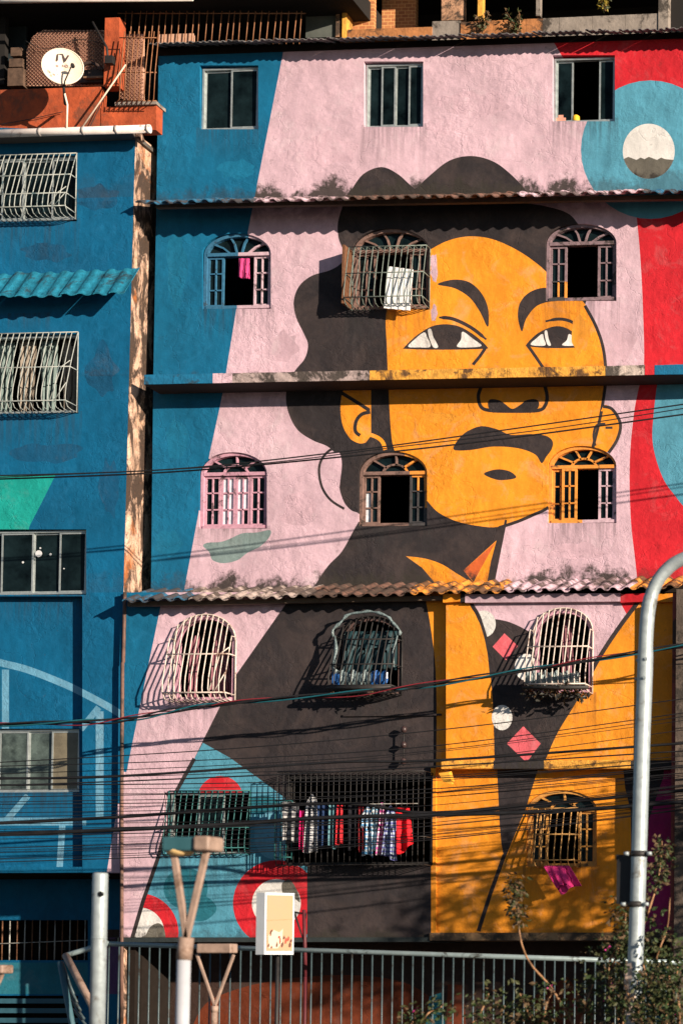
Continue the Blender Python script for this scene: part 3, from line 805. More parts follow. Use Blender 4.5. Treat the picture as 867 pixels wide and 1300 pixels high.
wb, A2, B2, S2, T2 = caged_arch(cages[1], YL, simple('joinery_brown', (.10,.06,.055)), iron_dark, 11, .44, 'b')
wc, A3, B3, S3, T3 = caged_arch(cageR, YR, simple('joinery_rose', (.52,.28,.36)), iron_white, 11, .42, 'a2')
cloth('curtain', wc, [(B3.x-.50,YR+.2,S3+.25), (B3.x-.40,YR+.2,S3+.22), (B3.x-.30,YR+.2,A3.z), (B3.x-.52,YR+.2,A3.z)], curt, 4, .03)

# plastic sheets and planters kept on the cages
blueplas = simple('blue_plastic', (.015,.09,.30), .35, 0, .3, 20, spec=.6)
silver = simple('grey_plastic', (.15,.20,.21), .35, 0, .5, 22, bump=.6, spec=.7)
def sheetroll(name, x0, x1, y, z, h, mat, lab, cat):
    m = MB(); n = 26
    for i in range(n):
        a = x0+(x1-x0)*i/n; b = x0+(x1-x0)*(i+1)/n
        k = 7
        for j in range(k):
            def P(u, jj): 
                an = math.pi*2*jj/k; wob = .02*math.sin(u*31+jj)+.015*math.sin(u*57+2*jj)
                return (x0+(x1-x0)*u, y+math.cos(an)*(.05+wob), z+math.sin(an)*(h/2+wob))
            m.face([P(i/n,j), P((i+1)/n,j), P((i+1)/n,j+1), P(i/n,j+1)], mat(i, n) if callable(mat) else mat, True)
    return tag(m.build(name), lab, cat)
zc = A2.z
sheetroll('rolled_tarpaulin', A2.x+.02, B2.x-.08, YL-.36, zc+.20, .22, lambda i, n: blueplas if i < 4 or i > n-8 else silver, 'grey and blue tarpaulin rolled along the bottom of the cage on the dark wall', 'tarpaulin')
# loose transparent sheeting over the upper part of the middle cage
plas = simple('clear_plastic', (.16,.22,.24), .2, 0, .5, 9, bump=.8, spec=.8)
m = MB(); pts = []
cxm, rxm = (A2.x+B2.x)/2, (B2.x-A2.x)/2+.06
for i in range(25):
    an = math.pi*i/24; rr = .99+.02*math.sin(i*.9)
    pts.append((cxm+rxm*rr*math.cos(an), YL-.22, S2+.02+(T2-S2+.06)*rr*math.sin(an)))
pts = [(p[0]+.012*math.sin(i*1.1), p[1], p[2]-.02*abs(math.sin(i*.55))) for i, p in enumerate(pts)]; m.tube(pts, [.014+.012*abs(math.sin(i*.8+1))+.008*math.sin(i*2.3) for i in range(25)], silver, 6)
ringm = None; m.tube([(A2.x-.02,YL-.22,S2+.02),(A2.x+.03,YL-.27,S2-.25),(A2.x+.0,YL-.33,S2-.5),(A2.x+.08,YL-.36,A2.z+.28)], [.012,.04,.02,.06], silver, 5)
m.tube([(B2.x+.03,YL-.22,S2+.02),(B2.x-.02,YL-.27,S2-.25),(B2.x+.02,YL-.33,S2-.5)], [.012,.02,.015], silver, 5)
tag(m.build('plastic_sheet'), 'crumpled silvery plastic sheet tied round the arched cage on the dark wall', 'plastic sheet')
cloth('dark_net', None, [(A2.x+.05,YL-.05,S2+.12), (B2.x-.05,YL-.05,S2+.12), (B2.x-.02,YL-.1,A2.z+.35), (A2.x+.02,YL-.1,A2.z+.35)], simple('net_teal', (.008,.035,.045), .7), 3, .05)
tag(bpy.data.objects['dark_net'], 'dark green shade cloth hanging inside the cage wrapped in plastic', 'shade cloth')
sheetroll('rolled_cloth', A3.x-.04, B3.x-.12, YR-.34, A3.z+.16, .24, silver, 'pale grey cloth rolled inside the white cage above the orange wall', 'cloth roll')
def leafpile(m, c, n, sx, sy, sz, size, mats, rnd):
    for _ in range(n):
        p = Vector(c)+Vector((rnd.uniform(-1,1)*sx, rnd.uniform(-1,1)*sy, rnd.uniform(-1,1)*sz))
        leaf(m, p, size*rnd.uniform(.6,1.3), rnd, rnd.choice(mats))
def leaf(m, p, s, rnd, mat, d=None):
    d = Vector(d) if d is not None else Vector((rnd.uniform(-1,1), rnd.uniform(-1,1), rnd.uniform(-1,1)))
    if d.length < .05: d = Vector((1,0,0))
    d.normalize(); sd = d.cross(Vector((rnd.uniform(-1,1), rnd.uniform(-1,1), rnd.uniform(-1,1)))).normalized(); up = sd.cross(d)
    a = p; b = p+d*s*.5+sd*s*.28-up*s*.06; c = p+d*s; e = p+d*s*.5-sd*s*.28-up*s*.06; mid = p+d*s*.5+up*s*.05
    m.face([a, b, mid], mat); m.face([b, c, mid], mat); m.face([c, e, mid], mat); m.face([e, a, mid], mat)
leafA = simple('leaf_green', (.028,.048,.014), .55, 0, .35, 30, spec=.3)
leafB = simple('leaf_olive', (.045,.05,.016), .6, 0, .35, 30, spec=.3)
leafD = simple('leaf_dry', (.09,.055,.025), .7, 0, .3, 30)
flower = simple('bract_pink', (.55,.03,.25), .6, 0, .2, 30)
stemm = simple('stem', (.30,.16,.08), .75, 0, .3, 20)
m = MB(); rr = random.Random(3)
leafpile(m, ((A3.x+B3.x)/2, YR-.32, A3.z-.03), 190, .50, .12, .10, .10, [iron_dark, leafD, simple('leaf_deep', (.02,.02,.015)), simple('leaf_deep', (.02,.02,.015))], rr)
m.tube([(A3.x-.05,YR-.44,A3.z+.02),(B3.x+.08,YR-.44,A3.z+.02)], .03, iron_dark, 6)
tag(m.build('hanging_plant'), 'dry trailing plant along the bottom of the white cage over the polka dot painting', 'plant')
m = MB(); rr = random.Random(4)
leafpile(m, ((A2.x+B2.x)/2, YL-.35, A2.z+.0), 90, .46, .1, .06, .08, [leafD, iron_dark], rr)
m.tube([(A2.x-.04,YL-.46,A2.z+.04),(B2.x+.04,YL-.46,A2.z+.04)], .035, iron_dark, 6)
tag(m.build('planter_tray'), 'dark planter tray with dry leaves under the plastic wrapped cage', 'planter')

# lower rectangular windows
Yw = YL
ws, gs = slide_window(main, 214, 318, 1006, 1084, Yw, [.33,.66], open_=[0,2], mat=alu)
grille(ws, gs[0], gs[1], gs[2], gs[3], Yw, iron_teal, 13, .18, 'belly', (.42,), None, top=.01, r=.008, ov=0)
A4 = U(363,1098,Yw); B4 = U(549,984,Yw)
m = MB(); m.box((A4.x,Yw+.02,A4.z), (B4.x,Yw+.12,A4.z+.04), iron_dark); m.box((A4.x,Yw+.02,B4.z-.05), (B4.x,Yw+.12,B4.z), iron_dark); m.box((A4.x,Yw+.02,A4.z+.02), (A4.x+.04,Yw+.12,B4.z-.02), iron_dark); m.box((B4.x-.04,Yw+.02,A4.z+.02), (B4.x,Yw+.12,B4.z-.02), iron_dark)
wl = m.build('window', main)
grille(wl, A4.x, B4.x, A4.z, B4.z, Yw, iron_dark, 26, .34, 'flat', (.3,), None, r=.0065, ov=0)
m = MB()      # the small green side gate of the laundry cage
for i in range(4): m.tube([(A4.x-.02+i*.09,Yw-.36,A4.z+.06),(A4.x-.02+i*.09,Yw-.36,B4.z-.42)], .008, iron_teal, 5)
m.tube([(A4.x-.02,Yw-.36,A4.z+.1),(A4.x+.25,Yw-.36,A4.z+.1)], .01, iron_teal, 5); m.tube([(A4.x-.02,Yw-.36,B4.z-.42),(A4.x+.25,Yw-.36,B4.z-.42)], .01, iron_teal, 5)
m.build('grille', wl)
wB, gB = arch_window(main, *archB, YB, lambda x, y: simple('joinery_ochre', (.55,.26,.06), .65, 0, .2, 14, dirt=.25), 'open', 3, ringy=True)
cxB = (gB[0]+gB[1])/2
grille(wB, gB[0]+.22, gB[1]-.26, gB[2]+.0, gB[3]-.02, YB, simple('iron_ochre', (.55,.30,.10), .6, 0, .2, 14, dirt=.3), 6, .34, 'belly', (.55,), None, ov=0, r=.010, top=.14)

# garments on the line
def P3(px, py, Y): return tuple(U(px, py, Y))
plaid1 = fabric('plaid_blue', (.10,.30,.55), ((.62,.66,.72), 14)); plaid2 = fabric('plaid_pale', (.45,.52,.66), ((.12,.13,.35), 16)); plaid3 = fabric('plaid_pink', (.60,.10,.35), ((.75,.55,.65), 14))
gm = [(358,1018,379,1068,fabric('cloth_silver',(.40,.40,.40),((.08,.08,.09),9)),'crumpled silvery cloth at the left end of the washing line','cloth'),
 (381,1028,388,1080,fabric('cloth_hotpink',(.70,.02,.16)),'narrow hot pink cloth near the left end of the washing line','cloth'),
 (390,1006,403,1084,fabric('cloth_check',(.10,.11,.14),((.45,.45,.46),26)),'grey and white checked shirt hung highest on the washing line','shirt'),
 (404,1018,416,1074,fabric('cloth_navy',(.02,.04,.10)),'dark navy garment beside the checked shirt','garment'),
 (418,1018,427,1076,fabric('cloth_tealgrey',(.10,.22,.26)),'grey green garment left of the narrow red one','garment'),
 (427,1019,435,1072,fabric('cloth_red2',(.50,.03,.04)),'narrow red garment left of the black one','garment'),
 (440,1020,454,1078,fabric('cloth_black',(.015,.015,.02)),'black garment in the middle of the washing line','garment'),
 (454,1022,462,1080,fabric('cloth_wine',(.16,.015,.02)),'wine red garment next to the blue plaid shirt','garment'),
 (461,1021,472,1088,plaid1,'blue plaid shirt between wine red garment and pale blue shirt','shirt'),
 (471,1019,482,1084,fabric('plaid_sky',(.25,.48,.62),((.70,.72,.75),12)),'pale blue plaid shirt left of the pink plaid shirt','shirt'),
 (481,1017,489,1087,plaid3,'pink plaid shirt on the washing line','shirt'),
 (489,1021,502,1091,plaid2,'white and blue plaid shirt beside the red towel','shirt'),
 (499,1025,520,1073,fabric('cloth_red',(.72,.02,.03)),'bright red towel at the right end of the washing line','towel')]
for i, (x0, y0, x1, y1, mt, lb, ct) in enumerate(gm):
    Yg = YL-.42-.02*(i % 3)
    sk = RND.uniform(-2, 2)
    if ct == 'shirt':
        m = MB(); cx = (x0+x1)/2
        o = cloth(ct+'_hung', None, [P3(x0+2,y0+2,Yg), P3(x1-2,y0+2,Yg), P3(x1+2+sk,y1,Yg), P3(x0-2+sk,y1-3,Yg)], mt, 1.7, .05, shirt=True)
    else:
        o = cloth(ct+'_hung', None, [P3(x0,y0,Yg), P3(x1,y0+1,Yg), P3(x1+sk*.5+(3 if ct == 'towel' else 0),y1,Yg), P3(x0+sk+(3 if 'silvery' in lb else 0),y1+(14 if ct == 'towel' else 0),Yg)], mt, 1.8, .05)
    tag(o, lb, ct, 'clothes on the washing line')
m = MB(); m.tube([P3(356,1019,-1.02), P3(440,1021,-1.02), P3(530,1020,-1.02)], .006, iron_grey, 5)
tag(m.build('washing_line'), 'thin washing line holding the row of clothes', 'washing line')
mt_ = fabric('towel_magenta', (.80,.05,.24))
o = cloth('pink_towel', None, [P3(691,1099,-.78), P3(722,1099,-.78), P3(738,1124,-.80), P3(712,1134,-.82)], mt_, 1.6, .05)
o2 = cloth('towel_fold', o, [P3(690,1100,-.82), P3(706,1100,-.82), P3(716,1124,-.84), P3(706,1126,-.84)], mt_, 1.2, .03)
tag(o, 'bright pink towel hanging below the lowest arched window on the orange wall', 'towel')
o = cloth('pink_cloth', None, [P3(303,328,.06), P3(317,328,.06), P3(317,354,.06), P3(302,352,.06)], fabric('cloth_rose', (.55,.06,.20)), 2, .02)
tag(o, 'small pink cloth hanging in the open window on the blue wall', 'cloth')
ws_ = simple('white_board', (.80,.80,.80), .7, 0, .06, 6)
m = MB(); P = [U(487,391,-.2), U(520,394,-.2), U(524,342,-.16), U(493,338,-.16)]
for i in range(7):
    u0, u1 = i/7, (i+1)/7; lo0 = P[0].lerp(P[1], u0); lo1 = P[0].lerp(P[1], u1); hi0 = P[3].lerp(P[2], u0); hi1 = P[3].lerp(P[2], u1)
    k = Vector((0,.012*(i % 2),0)); t = Vector((0,.02,0))
    m.hexa([lo0+k, lo1+k, lo1+k+t, lo0+k+t, hi0+k, hi1+k, hi1+k+t, hi0+k+t], ws_)
tag(m.build('white_panel'), 'folded white board leaning inside the window cage by the painted hair', 'board')
# things on the sill of the top right window
m = MB(); a = U(712,150,.16); m.box((a.x-.07,.10,g3[2]+.035), (a.x+.09,.18,g3[2]+.10), simple('pink_pot', (.70,.30,.22)))
m.box((a.x-.03,.11,g3[2]+.10), (a.x+.05,.17,g3[2]+.15), simple('pink_pot', (.70,.30,.22))); tag(m.build('stacked_boxes'), 'two small salmon boxes on the sill of the top right window', 'boxes')
m = MB(); a = U(733,150,.16); m.tube([(a.x-.02,.14,g3[2]+.035),(a.x-.02,.14,g3[2]+.06),(a.x-.02,.14,g3[2]+.13),(a.x-.02,.14,g3[2]+.15)], [.05,.062,.055,.03], simple('yellow_pot', (.80,.45,.03)), 12)
tag(m.build('yellow_jar'), 'rounded yellow jar on the sill of the top right window', 'jar')

# ------------------------------------------------------------------ blue building
blue = thing('blue_building', 'blue rendered building on the left with barred windows and white roof gutter', 'building', (-5,0,0))
YF, YN = -.40, -.26
painted_wall('wall', blue, [(-60,160),(172,168),(164,480),(157,745),(153,1108),(105,1108),(105,757),(-60,757)], LB+LB2, 'deepblue',
             [rectp(-50,197,98,281), rectp(-50,424,100,525), rectp(-50,672,110,755)], YF, .2, mold=.4)
painted_wall('wall', blue, [(-70,750),(112,750),(112,1108),(-70,1108)], LB2, 'deepblue', [rectp(-50,925,101,1006)], YN, .14, mold=.4)
# sunlit old side wall
ms_, ts_, bs_ = nmat('weathered_side'); ns = N(ts_); ps_ = ns.new('ShaderNodeNewGeometry').outputs['Position']
c0 = ns.mix(ns.mapr(ns.noise(ps_, 4, 6, .7), .35, .65, 0, 1), (.74,.50,.38), (.56,.33,.21))
st_ = ns.mapr(ns.noise(scaled(ns, ps_, (1.6, 1.6, .8)), 1.9, 8, .70, .6), .42, .52, 0, .97)
c0 = ns.mix(st_, c0, (.035,.020,.013)); c0 = ns.mix(ns.mapr(ns.noise(ps_, 13, 6, .75), .56, .62, 0, .75), c0, (.10,.05,.03))
c0 = ns.mix(ns.mapr(ns.noise(ps_, 1.1, 4, .6), .60, .66, 0, .6), c0, (.55,.16,.03))
ts_.links.new(c0, bs_.inputs['Base Color']); bs_.inputs['Roughness'].default_value = .9
b_ = ns.new('ShaderNodeBump'); b_.inputs['Distance'].default_value = .05; b_.inputs['Strength'].default_value = .9; ns.link(ns.noise(ps_, 7, 8, .7), b_.inputs['Height']); ns.link(b_.outputs[0], bs_.inputs['Normal'])
m = MB(); pl = []
for py, px in ((168,172),(480,164),(745,157),(1108,153),(1420,152)):
    p = U(px,py,YF); pl.append(p)
nseg = 40
for i in range(nseg):
    zA = pl[0].z+(pl[-1].z-pl[0].z)*i/nseg; zB = pl[0].z+(pl[-1].z-pl[0].z)*(i+1)/nseg
    def xz(z):
        for a, b in zip(pl, pl[1:]):
            if z <= a.z+1e-6 and z >= b.z-1e-6: return a.x+(b.x-a.x)*(a.z-z)/(a.z-b.z)
        return pl[-1].x
    ys = [YF+.003, YF+.12, YF+.3, .2, 1.5]
    for k in range(4):
        o0 = [0,.012,.004,.01,0][k]; o1 = [0,.012,.004,.01,0][k+1]
        m.face([(xz(zA)+o0+.003,ys[k],zA),(xz(zA)+o1+.003,ys[k+1],zA),(xz(zB)+o1+.003,ys[k+1],zB),(xz(zB)+o0+.003,ys[k],zB)], ms_)
m.build('side_wall', blue, label='peeling sunlit side wall')
m = MB(); xe = pl[2].x
m.box((-9.8,3.5,0), (xe-.1,3.7,pl[0].z), interior)
for py in (163, 380, 600, 790, 1105):
    z = U(0,py,0).z; m.box((-9.8,-.19 if py < 700 else -.1,z-.1), (xe-.05,3.5,z+.02), interior)
m.box((-9.8,-.1,0), (-9.7,3.5,pl[0].z), interior)
m.build('inner_shell', blue)
m = MB(); a = U(0,1108,YF); m.box((-9.6,YF+.005,a.z-.0), (xe-.04,2.6,a.z+.09), paint('deepblue', .3)); m.build('soffit', blue)
GL = [R('tealdk', rectp(-80,1222,112,1262))]
painted_wall('ground_floor_wall', blue, [(-120,1100),(190,1100),(190,1440),(-120,1440)], GL, 'deepblue', [rectp(-80,1168,112,1219), rectp(-80,1264,100,1420)], .95, .2)
m = MB(); a = U(-80,1219,.95); b = U(112,1168,.95)
for i in range(20):
    x = a.x+(b.x-a.x)*(i+.5)/20; m.tube([(x,.99,a.z),(x,.99,b.z)], .012, iron_grey if i % 2 else rusty, 5)
m.tube([(a.x,.97,(a.z+b.z)/2-.1),(b.x,.97,(a.z+b.z)/2)], .008, iron_grey, 5)
m.build('gate_bars', blue)
m = MB(); a = U(-80,1300,.95); b = U(100,1264,.95)
for i in range(5): m.box((a.x,1.0,b.z-.05-.16*i), (b.x,1.04,b.z-.13-.16*i), simple('shutter_slat', (.03,.10,.14)))
m.build('shutter', blue)
pale = [simple('curtain_teal', (.30,.40,.38), .9, 0, .5, 3, streak=True)]*3
w, g = slide_window(blue, -50, 98, 197, 281, YF, [.33,.52,.78])
grille(w, g[0], g[1], g[2], g[3], YF, iron_left, 21, .32, 'belly', (.30,.62), None, top=.01, r=.0075, brace=True, ov=.0)
cloth('curtain', w, [(g[1]-.95,YF+.3,g[3]-.3), (g[1]-.80,YF+.3,g[3]-.3), (g[1]-.74,YF+.3,g[2]+.02), (g[1]-.95,YF+.3,g[2]+.02)], fabric('curtain_rust', (.45,.22,.14)), 3, .03)
w, g = slide_window(blue, -50, 100, 424, 525, YF, [.33,.52,.78], open_=[0,1,2,3])
grille(w, g[0], g[1], g[2], g[3], YF, iron_left, 20, .34, 'belly', (.52,), None, top=.01, r=.0075, brace=True, ov=.0)
for i in range(5):
    x = g[0]+.1+i*.36
    cloth('curtain', w, [(x,YF+.22,g[3]-.02), (x+.30,YF+.22,g[3]-.02), (x+.26,YF+.22,g[2]+.02), (x+.04,YF+.22,g[2]+.02)], fabric('curtain_grey', (.16,.21,.20)) if i % 2 else fabric('curtain_beige', (.26,.22,.18)), 3, .035)
w, g = slide_window(blue, -50, 110, 672, 755, YF, [.30,.56,.78])
m = MB()
for px, py, r in ((50,703,.055),(52,696,.014),(65,704,.018),(30,714,.017),(82,722,.01)):
    p = U(px,py,YF+.08); m.disc((p.x,YF+.076,p.z), r, (0,-1,0), simple('sticker', (.65,.66,.68), .6), 14, .006)
m.build('sticker', w)
glc = simple('glass_curtain', (.055,.075,.07), .2, 0, .9, 5, spec=.5)
w, g = slide_window(blue, -50, 101, 925, 1006, YN, [.30,.55,.76], glasses=[glc, glc, glc, simple('glass_amber', (.16,.14,.10), .3, 0, .4, 3)])
tile_awning('tile_awning', blue, -60,381.5, 158,373, YF, .42, .58, lambda x, y: simple('tile_blue_bright', (.008,.17,.27), .7, 0, .4, 9, bump=.8, dirt=.3, dirtcol=(.02,.045,.06)), period=.25, amp=.018, rows=1)
# white gutter pipe along the roof edge
m = MB(); wp = simple('white_pvc', (.74,.66,.62), .45, 0, .12, 8, dirt=.15, dirtcol=(.25,.15,.12))
a = U(-60,171.5,-.72); b = U(187,163.5,-.72); m.tube([a, b], .062, wp, 14)
for px in (50, 105, 147):
    p = U(px, 171.5-8*(px+60)/247, -.72); m.tube([p, p+Vector((.04,0,0))], .068, simple('pvc_clip', (.30,.27,.26)), 14)
m.disc(b, .068, (1,0,-.02), wp, 14, .05)
m.build('gutter_pipe', blue)
m = MB(); a = U(-60,174,-.6); b = U(168,166,-.6); m.box((a.x,-.62,b.z-.06), (b.x,.2,b.z-.0), simple('roof_slab', (.10,.09,.08))); m.build('roof_slab', blue)
# downpipe and broken plaster between the houses
m = MB(); pp = [U(172,172,-.5)+Vector((.02,.0,.0)), U(176,176,-.45)]
a = U(156,760,-.52); b = U(152,1190,-.52)
m.tube([U(159,752,-.50), U(158,800,-.5), U(157,840,-.5), U(156,842,-.5), U(155,1000,-.5), U(155,1190,-.5), U(155,1300,-.5)], .028, simple('old_pipe', (.15,.08,.06), .7, 0, .5, 3, dirt=.5), 8)
tag(m.build('downpipe'), 'rusty downpipe running down the joint between the blue and the painted building', 'pipe')

# roof terrace of the blue building
ter = thing('roof_terrace', 'orange roof terrace parapet with pillar and dark covered room behind satellite dish', 'terrace', (-5,0,14.5))
om = simple('orange_render', (.40,.075,.024), .85, 0, .35, 4, bump=.8, dirt=.35, dirtcol=(.20,.06,.03))
YP = -.30
def slabpx(m, x0, y0, x1, y1, Y, d, mat):
    a = U(x0,y1,Y); b = U(x1,y0,Y); m.box((a.x,Y,a.z), (b.x,Y+d,b.z), mat)
m = MB(); slabpx(m, -80,110,128,167,YP,.2,om); slabpx(m, 128.1,134,199,167,YP,.2,om); m.build('parapet', ter)
m = MB(); slabpx(m, 132,22,152,109.5,YP+.01,.2,om); m.build('pillar', ter)
m = MB(); slabpx(m, 146,128,199,133.8,YP-.04,.3,concrete); m.build('coping', ter)
dk = simple('terrace_dark', (.012,.010,.009), .95)  # near-black colour stands in for shade inside the roof rooms
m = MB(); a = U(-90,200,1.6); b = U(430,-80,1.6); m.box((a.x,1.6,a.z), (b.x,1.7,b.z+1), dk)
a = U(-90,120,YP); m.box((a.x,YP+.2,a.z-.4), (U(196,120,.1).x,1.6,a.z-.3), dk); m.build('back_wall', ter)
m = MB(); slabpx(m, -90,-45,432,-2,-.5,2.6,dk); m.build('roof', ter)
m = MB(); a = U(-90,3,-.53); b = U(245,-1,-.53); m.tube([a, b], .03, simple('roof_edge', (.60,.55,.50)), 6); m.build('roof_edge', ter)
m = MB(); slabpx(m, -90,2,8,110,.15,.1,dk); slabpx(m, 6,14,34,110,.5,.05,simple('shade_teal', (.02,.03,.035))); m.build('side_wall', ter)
# lattice screens
lat = simple('lattice_panel', (.62,.36,.25), .8, 0, .2, 10)
latd = simple('lattice_wire', (.20,.09,.06), .7, 0, .2, 10)
def lattice(pxpoly, Y, lab):
    m = MB(); poly = [(U(x,y,Y).x, U(x,y,Y).z) for x, y in pxpoly]
    m.prism(poly, Y+.03, Y+.05, lat)
    xs = [p[0] for p in poly]; zs = [p[1] for p in poly]; x0, x1, z0, z1 = min(xs), max(xs), min(zs), max(zs); s = .062
    for sg in (1, -1):
        n = int((x1-x0+z1-z0)/s)+1
        for i in range(n):
            c = (x0 if sg > 0 else x0)+i*s
            # clip by sampling
            pts = []
            for k in range(61):
                z = z0+(z1-z0)*k/60; x = (c-(z-z0)) if sg > 0 else (c-(z1-z0)+(z-z0))
                if inside((x, z), poly): pts.append((x, z))
            if len(pts) > 1: m.tube([(pts[0][0],Y+.012,pts[0][1]), (pts[-1][0],Y+.012,pts[-1][1])], .0075, latd, 4)
    return tag(m.build('lattice_screen'), lab, 'screen')
lattice([(33,108),(33,62),(41,45),(54,37),(131,37),(131,108)], -.05, 'large peach lattice screen behind the satellite dish')
lattice([(152,124),(152,42),(182,42),(182,131)], .02, 'narrow peach lattice screen behind the bars right of the orange pillar')
m = MB(); m.tube([U(137,78,-.42), U(160,82,-.5), U(102,166,-.6)][1:], .013, simple('conduit', (.60,.48,.38)), 6)
tag(m.build('conduit'), 'thin pale conduit leaning from the orange pillar down to the gutter', 'conduit')
m = MB(); m.tube([U(118,28,-.3), U(136,60,-.42), U(138,78,-.44)], .018, iron_dark, 6); slabpx(m, 133,70,143,80,-.46,.1,iron_dark)
tag(m.build('antenna_cable'), 'thick dark cable and clamp on the orange terrace pillar', 'cable')
m = MB(); # dark oval tub on the parapet
tb = simple('dark_timber', (.05,.03,.025), .6, 0, .4, 12)
pts = [U(100+32*i/12, 92-12*math.sin(math.pi*(i+2)/15), -.2) for i in range(13)]
m.tube(pts, .03, tb, 6); slabpx(m, 101,88,131,105,-.12,.06,tb); slabpx(m, 106,96,131,99,-.2,.06,simple('tub_edge', (.25,.14,.08)))
tag(m.build('old_headboard'), 'dark curved wooden board leaning right of the satellite dish', 'board')
m = MB()
for k, (x0, x1, yy) in enumerate(((10,30,96),(12,29,84),(14,27,70))): slabpx(m, x0, yy-10, x1, yy+ (13 if k == 0 else 1), -.1+.05*k, .2, simple('crate_brown', (.10,.06,.04), .8, 0, .4, 12))
tag(m.build('stacked_crates'), 'dim stack of brown crates at the left end of the roof terrace', 'crates')
def cord(pts, Y, lab):
    m = MB(); m.tube([U(x, y, Y) for x, y in smooth(pts, False, 6)], .006, iron_dark, 5); tag(m.build('cord'), lab, 'cord', 'cords on the roof terrace')
cord([(0,158),(40,151),(80,142)], -.34, 'thin dark cord sagging across the left half of the orange parapet')
cord([(33,52),(60,62),(100,50),(132,56)], -.1, 'thin cord looping across the large lattice screen')
cord([(112,166),(135,120),(150,92),(152,62)], -.36, 'thin cord climbing beside the orange terrace pillar')
# window guard on the terrace
m = MB(); rb = simple('iron_orange', (.26,.11,.05), .6, 0, .4, 14)
for i in range(8):
    x = 153+i*6.2; m.tube([U(x+6,40,-.45), U(x+1,90,-.5), U(x-1,126,-.52), U(x-6,132,-.35)], .008, rb, 5)
for py in (48, 92, 128): m.tube([U(152,py,-.48), U(199,py,-.48)], .009, rb, 5)
tag(m.build('window_guard'), 'rusty iron guard of thin bars right of the orange pillar', 'guard')
# railing on the roof of the painted building
rl = thing('roof_railing', 'thin iron roof railing with leaning bars above the blue painted wall', 'railing', tuple(U(270,55,.1)))
m = MB(); m.tube([U(150,17,.1), U(388,17,.1)], .010, rb, 5); m.build('top_rail', rl)
for i in range(27):
    x = 158+i*8.6; m = MB(); j = RND.uniform(-2, 2)
    m.tube([U(x+3+j,14,.1), U(x-1+j*.4,56,.1)], .009, rb, 5); m.build('bar', rl)
m = MB(); slabpx(m, 200,42,246,55,.25,.05,lat); tag(m.build('peach_board'), 'low peach board behind the roof railing', 'board')

# satellite dish
dish = thing('satellite_dish', 'round cream satellite dish lettered TV above the white gutter', 'satellite dish', tuple(U(84,132,-.8)))
cream = simple('dish_cream', (.80,.68,.55), .45, 0, .08, 8, dirt=.05)
c = U(80,84,-.95); nrm = Vector((.42,-1,.20)).normalized(); e1 = Vector((0,0,1)).cross(nrm).normalized(); e2 = nrm.cross(e1)
if e1.x < 0: e1 = -e1; 
e2 = e1.cross(nrm); e2 = e2 if e2.z > 0 else -e2
m = MB(); RD = .315; K = 8; NS = 36
def dp(r, a, off=0): return c+e1*math.cos(a)*r*RD*.95+e2*math.sin(a)*r*RD+nrm*(.07*r*r-.07+off)
for i in range(K):
    for j in range(NS):
        a0, a1 = 2*math.pi*j/NS, 2*math.pi*(j+1)/NS
        m.face([dp(i/K,a0), dp((i+1)/K,a0), dp((i+1)/K,a1), dp(i/K,a1)], cream, True)
        m.face([dp(i/K,a0,-.012), dp(i/K,a1,-.012), dp((i+1)/K,a1,-.012), dp((i+1)/K,a0,-.012)], cream, True)
m.tube([dp(1.0,2*math.pi*j/NS,-.004) for j in range(NS+1)], .010, cream, 6, cap=False)
refl = m.build('reflector', dish)
m = MB(); f = c+nrm*.16+e1*.16-e2*.05; m.tube([dp(1.02,-1.45,-.02), dp(1.0,-1.40,.04)+nrm*.03, f], .011, iron_dark, 6); m.build('feed_arm', dish)
m = MB(); m.tube([f, f+nrm*-.05, f-nrm*.07], [.026,.034,.026], iron_dark, 10); m.build('receiver', dish)
m = MB(); m.tube([dp(.3,-1.5,-.03), dp(.95,-1.5,-.06), U(83,132,-.72), U(85,133,-.5)], .020, iron_dark, 8); m.tube([U(81,112,-.86), U(86,133,-.80), U(85,166,-.76)], .016, cream, 8); m.build('mount', dish)
def text_obj(s, size, loc, ex, ez, mat, parent, ext=.001):
    cu = bpy.data.curves.new('lettering', 'FONT'); cu.body = s; cu.size = size; cu.offset = size*.02; cu.extrude = ext; cu.align_x = 'CENTER'; cu.align_y = 'CENTER'
    o = bpy.data.objects.new('lettering', cu); C.objects.link(o)
    dg = bpy.context.evaluated_depsgraph_get(); me = bpy.data.meshes.new_from_object(o.evaluated_get(dg)); bpy.data.objects.remove(o)
    me.materials.clear(); me.materials.append(mat); ex = Vector(ex).normalized(); ez = Vector(ez).normalized(); ey = ez.cross(ex)
    po = OFF.get(parent.name, Vector((0,0,0)))
    for v in me.vertices: q = Vector(v.co); v.co = Vector(loc)+ex*q.x+ez*q.y-ey*(-q.z)-po
    o = bpy.data.objects.new('lettering', me); C.objects.link(o); o.parent = parent; OFF[o.name] = po; return o
ink = simple('ink', (.05,.03,.03), .7)
text_obj('TV', .19, c+e2*.165+nrm*-.030-e1*.03, e1, e2, ink, refl)
text_obj('HD', .06, c+e2*.045+nrm*-.055+e1*.03, e1, e2, simple('ink_pale', (.35,.25,.22)), refl)
m = MB()
for (u, v, r) in ((-.09,.03,.022),(-.13,-.15,.025),(.10,.03,.008),(-.09,-.04,.006),(.10,-.02,.006),(-.07,-.12,.006)):
    p = c+e1*u+e2*v; rr2 = math.hypot(u, v)/RD; p = p+nrm*(.07*rr2*rr2-.07+.001); m.disc(p, r, nrm, simple('ink_pale', (.35,.25,.22)), 12, .003)
m.build('mark', refl)

